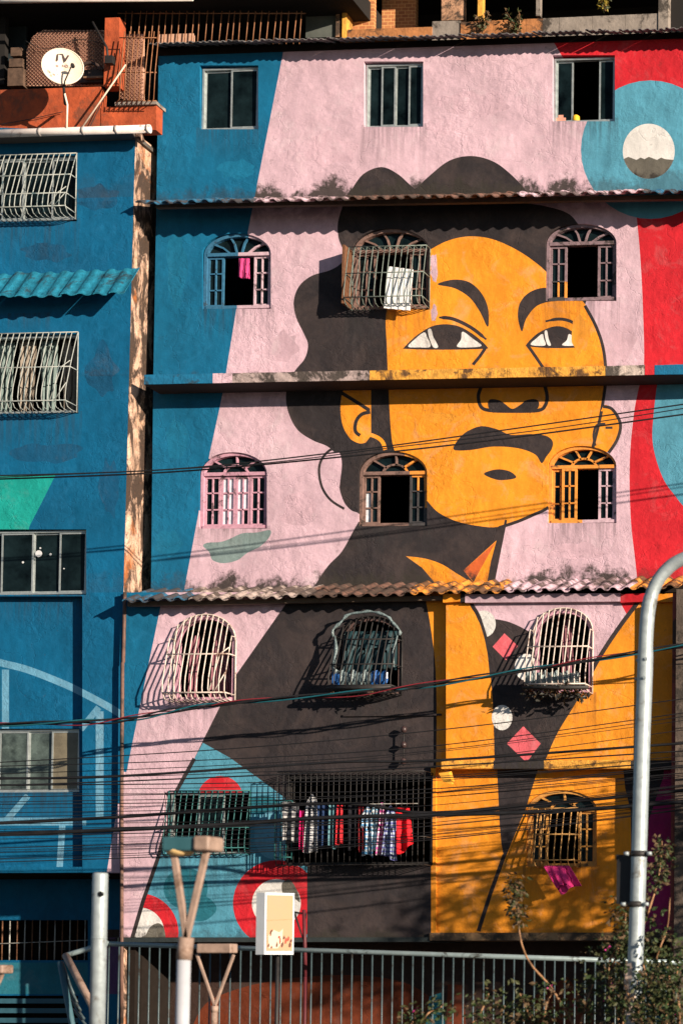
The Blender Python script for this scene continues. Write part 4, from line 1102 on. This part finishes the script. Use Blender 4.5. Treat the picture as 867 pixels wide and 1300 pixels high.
# rooftop structure at the top right
yel = simple('yellow_render', (.72,.36,.06), .85, 0, .2, 5, bump=.7, dirt=.3)
orb = simple('orange_beam', (.42,.17,.06), .85, 0, .3, 5, bump=.8, dirt=.5)
mbk, tbk, bbk = nmat('brick_wall'); nb = N(tbk); posb = nb.new('ShaderNodeNewGeometry').outputs['Position']
mp = nb.new('ShaderNodeMapping'); mp.inputs['Rotation'].default_value = (math.pi/2,0,0); nb.link(posb, mp.inputs[0])
br = nb.new('ShaderNodeTexBrick'); nb.link(mp.outputs[0], br.inputs[0]); br.inputs['Color1'].default_value = (.42,.15,.06,1); br.inputs['Color2'].default_value = (.55,.22,.08,1); br.inputs['Mortar'].default_value = (.75,.42,.16,1)
br.inputs['Scale'].default_value = 4.2; br.inputs['Mortar Size'].default_value = .02; nb.link(br.outputs[0], bbk.inputs['Base Color']); bbk.inputs['Roughness'].default_value = .9
roof = thing('rooftop_room', 'unfinished brick rooftop room with yellow pillar and deep dark openings', 'rooftop room', tuple(U(640,45,.4)))
m = MB(); slabpx(m, 426,-60,433,47,.45,.25,simple('raw_plaster', (.45,.25,.15), .9, 0, .4, 9, bump=.8, dirt=.5)); slabpx(m, 434,-60,441,48,.42,.25,yel)
m.build('pillar', roof)
m = MB(); slabpx(m, 441.2,34,548,50,.44,.22,orb); slabpx(m, 548.2,26,584,52,.46,.22,concrete)
for i in range(12):
    x0 = 584.3+(835-584.3)*i/12; x1 = 584.3+(835-584.3)*(i+1)/12
    slabpx(m, x0, 27-10*i/11, x1-.05, 50-3*i/11, .44, .22, orb if i < 5 else concrete)
m.build('parapet', roof)
m = MB(); slabpx(m, 835,-60,848,47,.42,.25,concrete); slabpx(m, 606,-60,613,24,.42,.12,yel); slabpx(m, 680,-60,686,20,.5,.1,concrete); slabpx(m,560,-60,590,26,.6,.1,simple('raw_plaster', (.45,.25,.15))); m.build('pillar', roof)
m = MB(); a = U(455,50,.72); b = U(476,-60,.72); m.box((a.x-.2,.72,a.z), (b.x,.8,b.z), mbk); a = U(476,50,1.0); b = U(540,-60,1.6); m.box((a.x+.03,1.2,a.z), (b.x,1.3,b.z), mbk); m.build('brick_wall', roof)
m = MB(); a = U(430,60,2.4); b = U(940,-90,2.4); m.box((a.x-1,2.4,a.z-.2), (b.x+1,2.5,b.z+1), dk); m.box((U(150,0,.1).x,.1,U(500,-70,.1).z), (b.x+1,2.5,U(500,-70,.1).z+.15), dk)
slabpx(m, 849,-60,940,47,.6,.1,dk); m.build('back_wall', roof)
m = MB(); slabpx(m, 388,12,426,48,.5,.08,simple('dim_board', (.09,.10,.09), .9, 0, .3, 3)); tag(m.build('grey_board'), 'dim grey rounded board beside the yellow rooftop pillar', 'board')
def weed(px, py, Y, h, n, seed, lab, mats):
    r = random.Random(seed); m = MB(); b = U(px, py, Y)
    for s in range(5):
        d = Vector((r.uniform(-.6,.6), r.uniform(-.3,.1), 1)); tip = b+d*h*r.uniform(.5,1); mid = b.lerp(tip, .5)+Vector((r.uniform(-.05,.05),0,0))
        m.tube([b, mid, tip], [.006,.005,.003], stemm, 4)
        for k in range(n): leaf(m, b.lerp(tip, r.uniform(.2,1))+Vector((r.uniform(-.04,.04),r.uniform(-.04,.04),0)), r.uniform(.05,.10), r, r.choice(mats))
    return tag(m.build('weed'), lab, 'weed')
weed(655,46,.38,.42,22,5,'leafy weed growing on the rooftop parapet near the middle', [leafB, leafD, leafA])
weed(612,42,.38,.35,12,6,'thin dry weed in front of the narrow yellow rooftop post', [leafD, leafB])
weed(768,14,.4,.28,16,8,'small backlit weed hanging at the top right rooftop opening', [leafB, simple('leaf_lime', (.30,.22,.03))])

# ------------------------------------------------------------------ neighbour at the right edge
nb_ = thing('neighbour_house', 'dark weathered corner of the next building at the right edge', 'building', (U(858,900,-1.05).x+1,0,0))
x0 = U(857,900,-1.05).x
rm = simple('dark_render', (.10,.075,.06), .95, 0, .35, 5, bump=.9, dirt=.5)
m = MB(); m.box((x0,-1.05,0), (x0+5,3,U(860,748,-1.05).z), rm); m.box((x0-.07,-1.0,0), (x0+.0-.002,-.45,U(860,752,-1.05).z), simple('red_strip', (.22,.05,.04), .9, 0, .3, 4, dirt=.4)); m.build('wall', nb_)

# ------------------------------------------------------------------ wall fittings
m = MB(); a = U(516,945,YL)
m.tube([(a.x,YL-.12,a.z-.35),(a.x,YL-.12,a.z+.28)], .010, iron_dark, 6)
for dz in (-.28,-.02,.22):
    m.tube([(a.x,YL-.12,a.z+dz-.05),(a.x,YL-.12,a.z+dz-.02),(a.x,YL-.12,a.z+dz+.02),(a.x,YL-.12,a.z+dz+.05)], [.02,.045,.045,.02], simple('insulator', (.05,.03,.03), .35), 10)
    m.tube([(a.x,YL-.12,a.z+dz),(a.x,YL+.0,a.z+dz)], .009, iron_dark, 5)
tag(m.build('insulator_rack'), 'small rack of brown insulators on the dark wall', 'insulator rack')
m = MB(); a = U(566,985,-.78); P = [a+Vector(v) for v in ((-.02,-.06,-.10),(.12,-.06,-.14),(.12,.06,-.10),(-.02,.06,-.06),(-.10,-.05,.04),(.06,-.05,.05),(.06,.07,.08),(-.10,.07,.06))]
m.hexa(P, simple('lamp_yellow', (.75,.36,.04), .5)); m.tube([a+Vector((-.02,.02,.05)), a+Vector((-.02,.2,.10))], .012, iron_dark, 6)
tag(m.build('floodlight'), 'small yellow floodlight at the corner below the orange bay', 'floodlight')
m = MB(); a = U(178,172,-.46); m.tube([a+Vector((-.12,0,0)), a, a+Vector((.05,0,-.10))], [.05,.06,.035], plaster_old, 8)
tag(m.build('broken_pipe'), 'stub of broken pipe under the end of the white gutter', 'pipe')

# ------------------------------------------------------------------ cables
def cable(ptsx, Y, r, mat, lab, grp='cables strung across the buildings', wob=0, cat='cable', name='cable'):
    P = smooth(ptsx, False, 8) if len(ptsx) > 2 else [(ptsx[0][0]+(ptsx[1][0]-ptsx[0][0])*i/12, ptsx[0][1]+(ptsx[1][1]-ptsx[0][1])*i/12) for i in range(13)]
    W = [U(x, y, Y) for x, y in P]
    d0 = (W[0]-W[1]).normalized()*9; d1 = (W[-1]-W[-2]).normalized()*5
    W = [W[0]+d0]+W+[W[-1]+d1]
    m = MB(); m.tube(W, r, mat, 5); return tag(m.build(name), lab, cat, grp)
cable([(-20,604.5),(215,596),(435,573.5),(640,546),(890,510)], -2.2, .011, cablem, 'upper cable of the slender bundle crossing the painted chin')
cable([(-20,609),(215,599.5),(435,580),(640,557),(890,523)], -2.2, .013, cablem, 'lower cable of the slender bundle crossing the painted chin')
cable([(-20,607),(300,591),(500,568),(700,544),(890,515)], -2.25, .008, cablem, 'thinnest middle cable of the bundle crossing the painted chin')
# twisted bundle, one thing of three strands
tb_ = thing('twisted_cable', 'loosely twisted bundle of black, teal and red cables sagging across the cages', 'cable', tuple(U(430,880,-1.5)))
ctr = smooth([(-40,921),(80,918),(155,913),(230,901),(300,892),(430,882),(520,872),(640,855),(750,838),(890,817)], False, 14)
for s, (mt, rr_) in enumerate(((cablem,.017),(cable_teal,.012),(cablem,.014),(cable_red,.009))):
    W = []
    for i, (x, y) in enumerate(ctr):
        ph = i*.23+s*1.7; W.append(U(x, y, -1.5)+Vector((0, math.sin(ph)*.03, math.cos(ph)*(.035 if s else .01)+.012*math.sin(i*.11+s))))
    m = MB(); m.tube([W[0]+(W[0]-W[1])*40]+W+[W[-1]+(W[-1]-W[-2])*40], rr_, mt, 5); m.build('strand', tb_)
heavy = [([(-20,969),(300,950),(600,922),(890,884)], .008, 'thin cable directly below the twisted bundle'),
 ([(-20,988),(140,986),(420,968),(560,965),(890,942)], .020, 'thick cable high in the bundle, ending above the magenta patch'),
 ([(-20,1046),(140,1038),(420,1020),(540,1032),(700,1020),(890,1001)], .026, 'thick sagging cable across the laundry window'),
 ([(-20,1060),(140,1054),(300,1046),(420,1038),(700,1030),(890,1016)], .032, 'thickest black cable, running below the laundry rail'),
 ([(-20,998),(200,990),(500,976),(890,952)], .011, 'medium cable under the high thick one')]
for i, (p, r, lb) in enumerate(heavy): cable(p, -2.1-.08*i, r, cablem, lb)
rc = random.Random(21)
words_ = ['first','second','third','fourth','fifth','sixth','seventh','eighth','ninth','tenth','eleventh','twelfth','thirteenth','fourteenth','fifteenth','sixteenth','seventeenth','eighteenth','nineteenth','twentieth','twenty-first','twenty-second','twenty-third','twenty-fourth','twenty-fifth','twenty-sixth']
for i in range(26):
    yl = 976+i*4.9+rc.uniform(-4, 4); yr_ = 900+i*6.2+rc.uniform(-5, 5) if i < 4 else 955+(i-4)*3.6+rc.uniform(-7, 7)
    mid = (yl+yr_)/2+rc.uniform(2, 12)
    cable([(-20,yl),(280,(yl*2+mid)/3+rc.uniform(-2,2)),(560,mid),(890,yr_)], -2.0-rc.uniform(0,.9), rc.choice([.0045,.005,.006,.0075]), cablem, words_[i]+' from the top at the left edge among the thin cables over the lower floors')

# ------------------------------------------------------------------ foreground
# railing along the promenade
YFc = -9.0
fen = thing('promenade_railing', 'long pale metal railing with thin upright bars along the promenade', 'railing', tuple(U(500,1300,YFc)))
railm = simple('rail_paint', (.22,.28,.29), .4, .2, .12, 12, dirt=.15)
barm = simple('rail_bar', (.06,.09,.10), .45, .2, .2, 12, dirt=.3)
m = MB(); L = U(134,1198,YFc); Rr = U(900,1223,YFc); m.tube([L, Rr], .027, railm, 12); m.build('top_rail', fen)
for i in range(60):
    x = 138+i*12.85; t = (x-134)/(900-134); z = L.z+(Rr.z-L.z)*t; xx = U(x,1250,YFc).x
    m = MB(); m.tube([(xx,YFc,1.28),(xx,YFc,z-.02)], .0095, barm, 6); m.build('bar', fen)
st = thing('stair_railing', 'short stair railing descending beside the galvanised post at the lower left', 'railing', tuple(U(100,1300,-9.2)))
pch = simple('peach_paint', (.31,.215,.17), .6, 0, .25, 9, dirt=.25, dirtcol=(.15,.09,.06), bump=.2)
m = MB(); m.tube([U(138,1197,-9.0), U(84,1213,-9.3)], .03, railm, 8); m.build('top_rail', st)
m = MB(); m.tube([U(84,1213,-9.3), U(118,1278,-9.9), U(122,1330,-10)], .04, pch, 8); m.build('handrail', st)
m = MB(); m.tube([U(77,1222,-9.3), U(92,1300,-9.6), U(96,1340,-9.6)], .035, simple('rail_dark', (.05,.12,.15)), 8); m.build('lower_rail', st)
for i in range(6):
    f0 = i/6; a = U(80+14*f0,1222+70*f0,-9.3-.2*f0); m = MB(); m.tube([a, U(90+26*f0,1226+62*f0+26,-9.4-.4*f0)], .013, barm, 5); m.build('bar', st)

# galvanised post with a hole
Yq = -15.0
post = thing('galvanised_post', 'round galvanised post with a dark hole near its top', 'post', (U(127,1200,Yq).x, Yq, 1.28))
a = U(128,1108,Yq); m = MB(); m.tube([(a.x,Yq,1.28),(a.x,Yq,a.z-.02),(a.x,Yq,a.z-.004),(a.x,Yq,a.z)], [.058,.058,.055,.045], galv, 20); m.build('pipe', post)
h = U(128,1135,Yq-.06); m = MB(); m.disc((h.x,Yq-.050,h.z), .022, (0,-1,0), simple('hole_dark', (.004,.004,.004)), 14, .012); m.build('hole', post)
m = MB(); m.tube([(a.x,Yq,U(128,1190,Yq).z),(a.x,Yq,U(128,1192,Yq).z)], .0595, galv, 20); m.build('seam', post)

# curved street lamp pole
Yk = -13.5
pole = thing('street_lamp', 'tall galvanised street lamp pole bending over to the right', 'street lamp', (U(803,1300,Yk).x, Yk, 1.28))
path = smooth([(802,1420),(803,1300),(808,1170),(812,1040),(815,940),(818,860),(820,800),(824,765),(833,740),(849,720),(870,708),(900,699),(960,692)], False, 5)
W = [U(x, y, Yk) for x, y in path]; m = MB(); n = len(W)
m.tube(W, [.067 if i < n*.45 else .062 if i < n*.6 else .056 for i in range(n)], galv, 18); m.build('pole', pole)
hd = W[-1]; m = MB(); m.tube([hd, hd+Vector((.15,0,.0)), hd+Vector((.6,0,.02)), hd+Vector((.8,0,.0))], [.06,.12,.14,.05], galv, 12); m.build('lamp_head', pole)
for px, py in ((811,1084),(807,1148)):
    p = U(px,py,Yk); m = MB(); m.tube([p+Vector((0,0,-.025)), p+Vector((0,0,.025))], .076, iron_dark, 16)
    for s in (-1,1): m.tube([p+Vector((s*.10-.02,-.05,0)), p+Vector((s*.10+.02,-.05,0))], .018, galv, 6)
    m.build('clamp', pole)
for px, py in ((821,838),(819,862)):
    p = U(px,py,Yk)
    for s in (-1, .12): 
        m = MB(); q = p+Vector((s*.07,-.05 if s > 0 else 0,0)); m.tube([q-Vector((.0 if s > 0 else .025,.03 if s > 0 else 0,0)), q+Vector((0,.0,0))], .014, galv, 6); m.build('bolt', pole)
for k, (px, py, s) in enumerate(((800,1238,.055),(808,1258,.05),(800,1275,.06),(812,1280,.04),(804,1222,.03))):
    pass
m = MB(); rr = random.Random(2); p = U(802,1265,Yk)
for i in range(26):
    an = rr.uniform(math.pi*1.05, math.pi*1.95); z = p.z+rr.uniform(-.35,.25); s = rr.uniform(.03,.09); q = Vector((W[3].x+.0+math.cos(an)*.070, Yk+math.sin(an)*.070, z)); tdir = Vector((-math.sin(an), math.cos(an), 0))
    m.face([q-tdir*s*.5+Vector((0,0,-s*.6)), q+tdir*s*.5+Vector((0,0,-s*.5)), q+tdir*s*.45+Vector((0,0,s*.6)), q-tdir*s*.4+Vector((0,0,s*.4))], simple('torn_paper', (.72,.55,.45), .9))
m.build('torn_paper', pole)
m = MB(); a = U(786,1148,Yk+.12); b = U(806,1088,Yk+.12)
m.box((a.x,Yk+.02,a.z), (b.x,Yk+.22,b.z), simple('black_box', (.012,.012,.014), .6)); m.box((a.x-.01,Yk+.03,b.z-.03), (b.x+.01,Yk+.23,b.z+.015), simple('black_box', (.012,.012,.014)))
tag(m.build('control_box'), 'black control box strapped to the curved lamp pole', 'box')

# forked lamp posts
lens = simple('lamp_lens', (.80,.55,.25), .35, 0, .1, 8)
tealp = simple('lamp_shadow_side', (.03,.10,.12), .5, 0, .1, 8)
whitep = simple('post_white', (.42,.43,.47), .45, 0, .08, 8)
def forked(Y, base, fork, armL, armR, head, s, lab, full=True, lowpost=True, cut=1218):
    t = thing('forked_lamp', lab, 'street lamp', (U(base[0],1300,Y).x, Y, 1.28), 'forked lamps on the promenade')
    fk = U(*fork, Y); 
    m = MB(); zb = 1.28; zc_ = U(base[0],cut,Y).z
    m.tube([(U(base[0],1300,Y).x-.0,Y,zb),(fk.x*.3+U(base[0],1300,Y).x*.7,Y,zc_)], .047*s, whitep if full else pch, 16); m.build('post', t)
    m = MB(); m.tube([(fk.x*.3+U(base[0],1300,Y).x*.7,Y,zc_), (fk.x,Y,fk.z)], .053*s, pch, 16); m.build('sleeve', t)
    for arm in (armL, armR):
        m = MB(); a = U(*arm, Y); w_ = .030*s
        d = (a-fk); m.bar(fk-d*.02, a, w_*1.6, w_*1.2, pch); o = m.build('arm', t)
        md = o.modifiers.new('bevel', 'BEVEL'); md.width = .008; md.segments = 2
    x0, x1, y0, y1 = head; m = MB(); a = U(x0,y1,Y-.10*s); b = U(x1,y0,Y-.10*s); b.x -= .10*s
    m.box((a.x,Y-.12*s,a.z), (b.x,Y+.12*s,b.z), pch); o = m.build('lamp_head', t)
    md = o.modifiers.new('bevel', 'BEVEL'); md.width = .02*s; md.segments = 3
    return t, a, b
Ya = -16.5
t, a, b = forked(Ya, (231,1300), (237,1190), (221,1082), (263,1078), (246,284,1061,1080), 1.0, 'nearest forked lamp post with a flat head over the small barred window')
m = MB(); p0 = U(205,1084,Ya-.1); p1 = U(247,1062,Ya-.1)
m.box((p0.x,Ya-.10,p0.z+.02), (p1.x-.002,Ya+.10,p1.z), tealp); o = m.build('lamp_head', t, label='dark shaded half of the head')
md = o.modifiers.new('bevel', 'BEVEL'); md.width = .015; md.segments = 2
m = MB(); q = U(229,1084,Ya)
m.tube([(q.x,Ya,q.z+.05),(q.x,Ya,q.z+.02),(q.x,Ya,q.z+.0),(q.x,Ya,q.z-.015)], [.10,.10,.085,.05], lens, 20); m.build('lens', t)
forked(-12.5, (272,1300), (273,1277), (250,1211), (297,1212), (250,302,1198,1210), .62, 'small distant forked lamp behind the railing, right of the nearest one', False, cut=1285)
forked(-13.5, (-22,1330), (-20,1290), (-42,1236), (4,1236), (-45,15,1225,1236), .72, 'forked lamp cut off by the left edge', False, cut=1300)

# light box on a stand
Yx = -9.6
lb = thing('advertising_box', 'white upright advertising box with a cream and orange poster, above the railing', 'sign', tuple(U(352,1211,Yx)))
a = U(346,1212,Yx); b = U(374,1134,Yx)
x0, x1, z0, z1 = a.x, b.x, a.z, b.z; wd = x1-x0
m = MB(); wx = simple('box_white', (.55,.58,.62), .5, 0, .08, 8)
# body turned so both the front and its left flank show
fx = U(335,1134,Yx).x
x1 = U(374,1134,Yx-.02).x; q = [(fx,Yx-.17),(x0,Yx-.20),(x1,Yx-.02),(x1-.10,Yx+.12),(fx-.0,Yx+.10)]
m.prism(q, 0, 1, wx); m.v = [(x, yy_, z0+(z1-z0)*t_) for (x, t_, yy_) in m.v]; m.build('cabinet', lb)
n_ = Vector((.18,-(x1-x0),0)).normalized(); e = Vector((x1-x0,.18,0)).normalized(); o0 = Vector((x0,Yx-.20,z0)); Wd = (Vector((x1,Yx-.02,z0))-o0).length; H = z1-z0
def on(u, v, d=.004): return o0+e*u*Wd+Vector((0,0,v*H))+n_*d
m = MB(); pc = simple('poster_cream', (.52,.27,.14), .6, 0, .15, 2.2); m.face([on(.07,.06), on(.95,.06), on(.95,.96), on(.07,.96)], pc)
pw = simple('poster_pale', (.66,.48,.36), .6, 0, .1, 3); pts = [(.12,.30),(.30,.40),(.5,.36),(.62,.42),(.60,.2),(.45,.10),(.15,.10)]; m.face([on(u,v,.007) for u, v in pts], pw)
m.face([on(.07,.545,.008), on(.95,.57,.008), on(.95,.585,.008), on(.07,.56,.008)], simple('poster_line', (.62,.25,.12)))
dk2 = simple('poster_figure', (.12,.04,.02), .7); rdp = simple('poster_red', (.60,.06,.03), .7)
rq = random.Random(9)
for (u, v, hh) in ((.20,.30,.09),(.24,.37,.04),(.14,.12,.07),(.23,.10,.05),(.42,.12,.10),(.52,.17,.12),(.60,.12,.09),(.72,.18,.10),(.80,.22,.08),(.86,.12,.11),(.9,.20,.06),(.48,.26,.05),(.66,.25,.06)):
    k = [(rq.uniform(-.03,-.01),0),(rq.uniform(.01,.03),0),(rq.uniform(.02,.045),.4),(rq.uniform(.0,.03),.75),(rq.uniform(-.01,.01),1),(rq.uniform(-.03,-.01),.7),(rq.uniform(-.045,-.02),.4)]
    m.face([on(u+du+dv*.02,v+dv*hh,.010) for du, dv in k], rdp if u > .4 and rq.random() < .4 else dk2)
m.build('poster', lb)
m = MB(); mx = (fx+x1)/2; m.tube([(mx,Yx-.02,1.28),(mx,Yx-.02,z0)], .02, iron_dark, 10); m.build('stand', lb)
# wall bracket beside it
m = MB(); m.tube([U(372,1158,-8.6), U(388,1160,-8.6), U(386,1195,-8.6), U(374,1160,-8.6)], .014, iron_dark, 5); m.tube([U(386,1155,-8.6), U(388,1240,-8.6)], .022, simple('post_wine', (.10,.015,.02)), 6); m.tube([U(388,1240,-8.6), Vector((U(388,1240,-8.6).x,-8.6,1.28))], .022, simple('post_wine', (.10,.015,.02)), 6)
tag(m.build('bracket_post'), 'thin dark post with a triangular bracket right of the advertising box', 'post')

# plants
def sprig(stems, Y, name, lab, cat, seed, dens=26, size=.065, spread=.10, flowers=0, grp=None, mats=None):
    r = random.Random(seed); m = MB(); mats = mats or [leafA, leafA, leafB, leafB, leafD]
    for (pts, leafy) in stems:
        P = [U(x, y, Y+r.uniform(-.25,.25)*0+.12*math.sin(i*1.3+seed)) for i, (x, y) in enumerate(smooth(pts, False, 5) if len(pts) > 2 else pts)]
        m.tube(P, [.013*(1-.6*i/len(P)) for i in range(len(P))], stemm, 6)
        f0, f1 = leafy
        for k in range(int(dens*(f1-f0)*len(P)/9)):
            f = r.uniform(f0, f1); i = min(len(P)-2, int(f*(len(P)-1))); p = P[i].lerp(P[i+1], f*(len(P)-1)-i)
            q = p+Vector((r.gauss(0,spread), r.gauss(0,spread), r.gauss(0,spread)))
            mm = r.choice(mats)
            for _ in range(3): leaf(m, q+Vector((r.gauss(0,.018), r.gauss(0,.018), r.gauss(0,.018))), size*r.uniform(.8,1.5), r, mm, d=(r.uniform(-1,1), r.uniform(-1,.5), r.uniform(-1,.2)))
        for k in range(flowers):
            f = r.uniform(f0, f1); i = min(len(P)-1, int(f*(len(P)-1))); q = P[i]+Vector((r.gauss(0,.08), r.gauss(0,.08)-.08, r.gauss(0,.08)))
            for _ in range(5): leaf(m, q+Vector((r.gauss(0,.012),)*3), size*.6, r, flower)
    return tag(m.build(name), lab, cat, grp)
sprig([([(727,1300),(700,1255),(672,1222),(660,1190),(657,1150),(655,1120)], (.72,1))], -13.2, 'climbing_sprig', 'tall thin leafy shoot rising in front of the orange wall', 'plant', 31, 110, .045, .035, mats=[leafB, leafD])
sprig([([(800,1420),(790,1300),(800,1240),(795,1200),(775,1215),(772,1250)], (.0,.9)),
       ([(815,1420),(828,1300),(826,1260),(812,1210),(806,1160),(812,1120)], (.1,1)),
       ([(790,1420),(785,1300),(775,1240),(790,1190),(795,1150)], (.2,1)),
       ([(850,1420),(845,1290),(832,1225),(846,1180),(850,1140)], (.1,.6))], -13.0, 'bougainvillea', 'bougainvillea climbing round the foot of the curved lamp pole', 'shrub', 32, 75, .045, .10, 2)
sprig([([(850,1420),(862,1300),(858,1250),(862,1210)], (.1,1)), ([(830,1420),(838,1310),(850,1260),(846,1225)], (.2,1)), ([(840,1420),(815,1300),(800,1270),(790,1245)], (.1,1)), ([(880,1420),(880,1330),(870,1260)], (.2,1))], -13.6, 'leafy_bush', 'dense dark bush at the lower right corner behind the railing', 'shrub', 33, 150, .046, .14, 1)
sprig([([(710,1420),(690,1330),(672,1290),(660,1262)], (.2,1)), ([(735,1420),(735,1320),(742,1280),(752,1250)], (.2,1)), ([(700,1420),(690,1300),(700,1260)], (.3,1)), ([(650,1420),(645,1320),(655,1290)], (.3,1))], -13.3, 'flowering_bush', 'low bush with small pink flowers in front of the railing', 'shrub', 34, 80, .044, .10, 2)
sprig([([(525,1420),(530,1320),(540,1290),(560,1278)], (.3,1)), ([(575,1420),(590,1320),(610,1285),(620,1262)], (.4,1)), ([(500,1420),(520,1310),(528,1290)], (.5,1))], -13.4, 'sparse_shoots', 'sparse leafy shoots at the bottom centre in front of the railing', 'shrub', 35, 60, .044, .07, 1)
sprig([([(806,1200),(825,1150),(836,1110),(840,1068)], (.55,1))], -12.9, 'leafy_spire', 'single leafy spire right of the curved pole against the magenta wall', 'plant', 36, 110, .045, .045, mats=[leafB, leafD, leafA])

# tree outside the right edge, whose shade falls on the orange wall
def tree(x, y, z0, zc_, rad_, n, seed, lab):
    t = thing('broadleaf_tree', lab, 'tree', (x, y, z0)); r = random.Random(seed)
    m = MB(); m.tube([(x,y,z0),(x+.05,y,z0+(zc_-z0)*.5),(x,y,zc_)], [.12,.10,.06], simple('bark', (.12,.08,.05), .9, bump=.8), 8)
    tips = []
    for i in range(9):
        a = r.uniform(0, 6.28); tip = Vector((x+math.cos(a)*rad_*r.uniform(.4,.95), y+math.sin(a)*rad_*.8*r.uniform(.3,.9), zc_+r.uniform(-.6,1.1)*rad_*.8)); tips.append(tip)
        m.tube([(x,y,z0+(zc_-z0)*r.uniform(.6,.95)), Vector((x,y,zc_)).lerp(tip,.5)+Vector((0,0,.1)), tip], [.05,.03,.012], simple('bark', (.12,.08,.05)), 6)
    m.build('trunk', t); m = MB()
    for k in range(n):
        tp = r.choice(tips); q = tp+Vector((r.gauss(0,.30), r.gauss(0,.30), r.gauss(0,.26))); leaf(m, q, r.uniform(.09,.17), r, r.choice([leafA, leafA, leafB]))
    m.build('crown', t); return t
tree(11.6, -5.6, 0, 5.7, 1.35, 2600, 41, 'broadleaf tree standing on the road side just beyond the right edge')
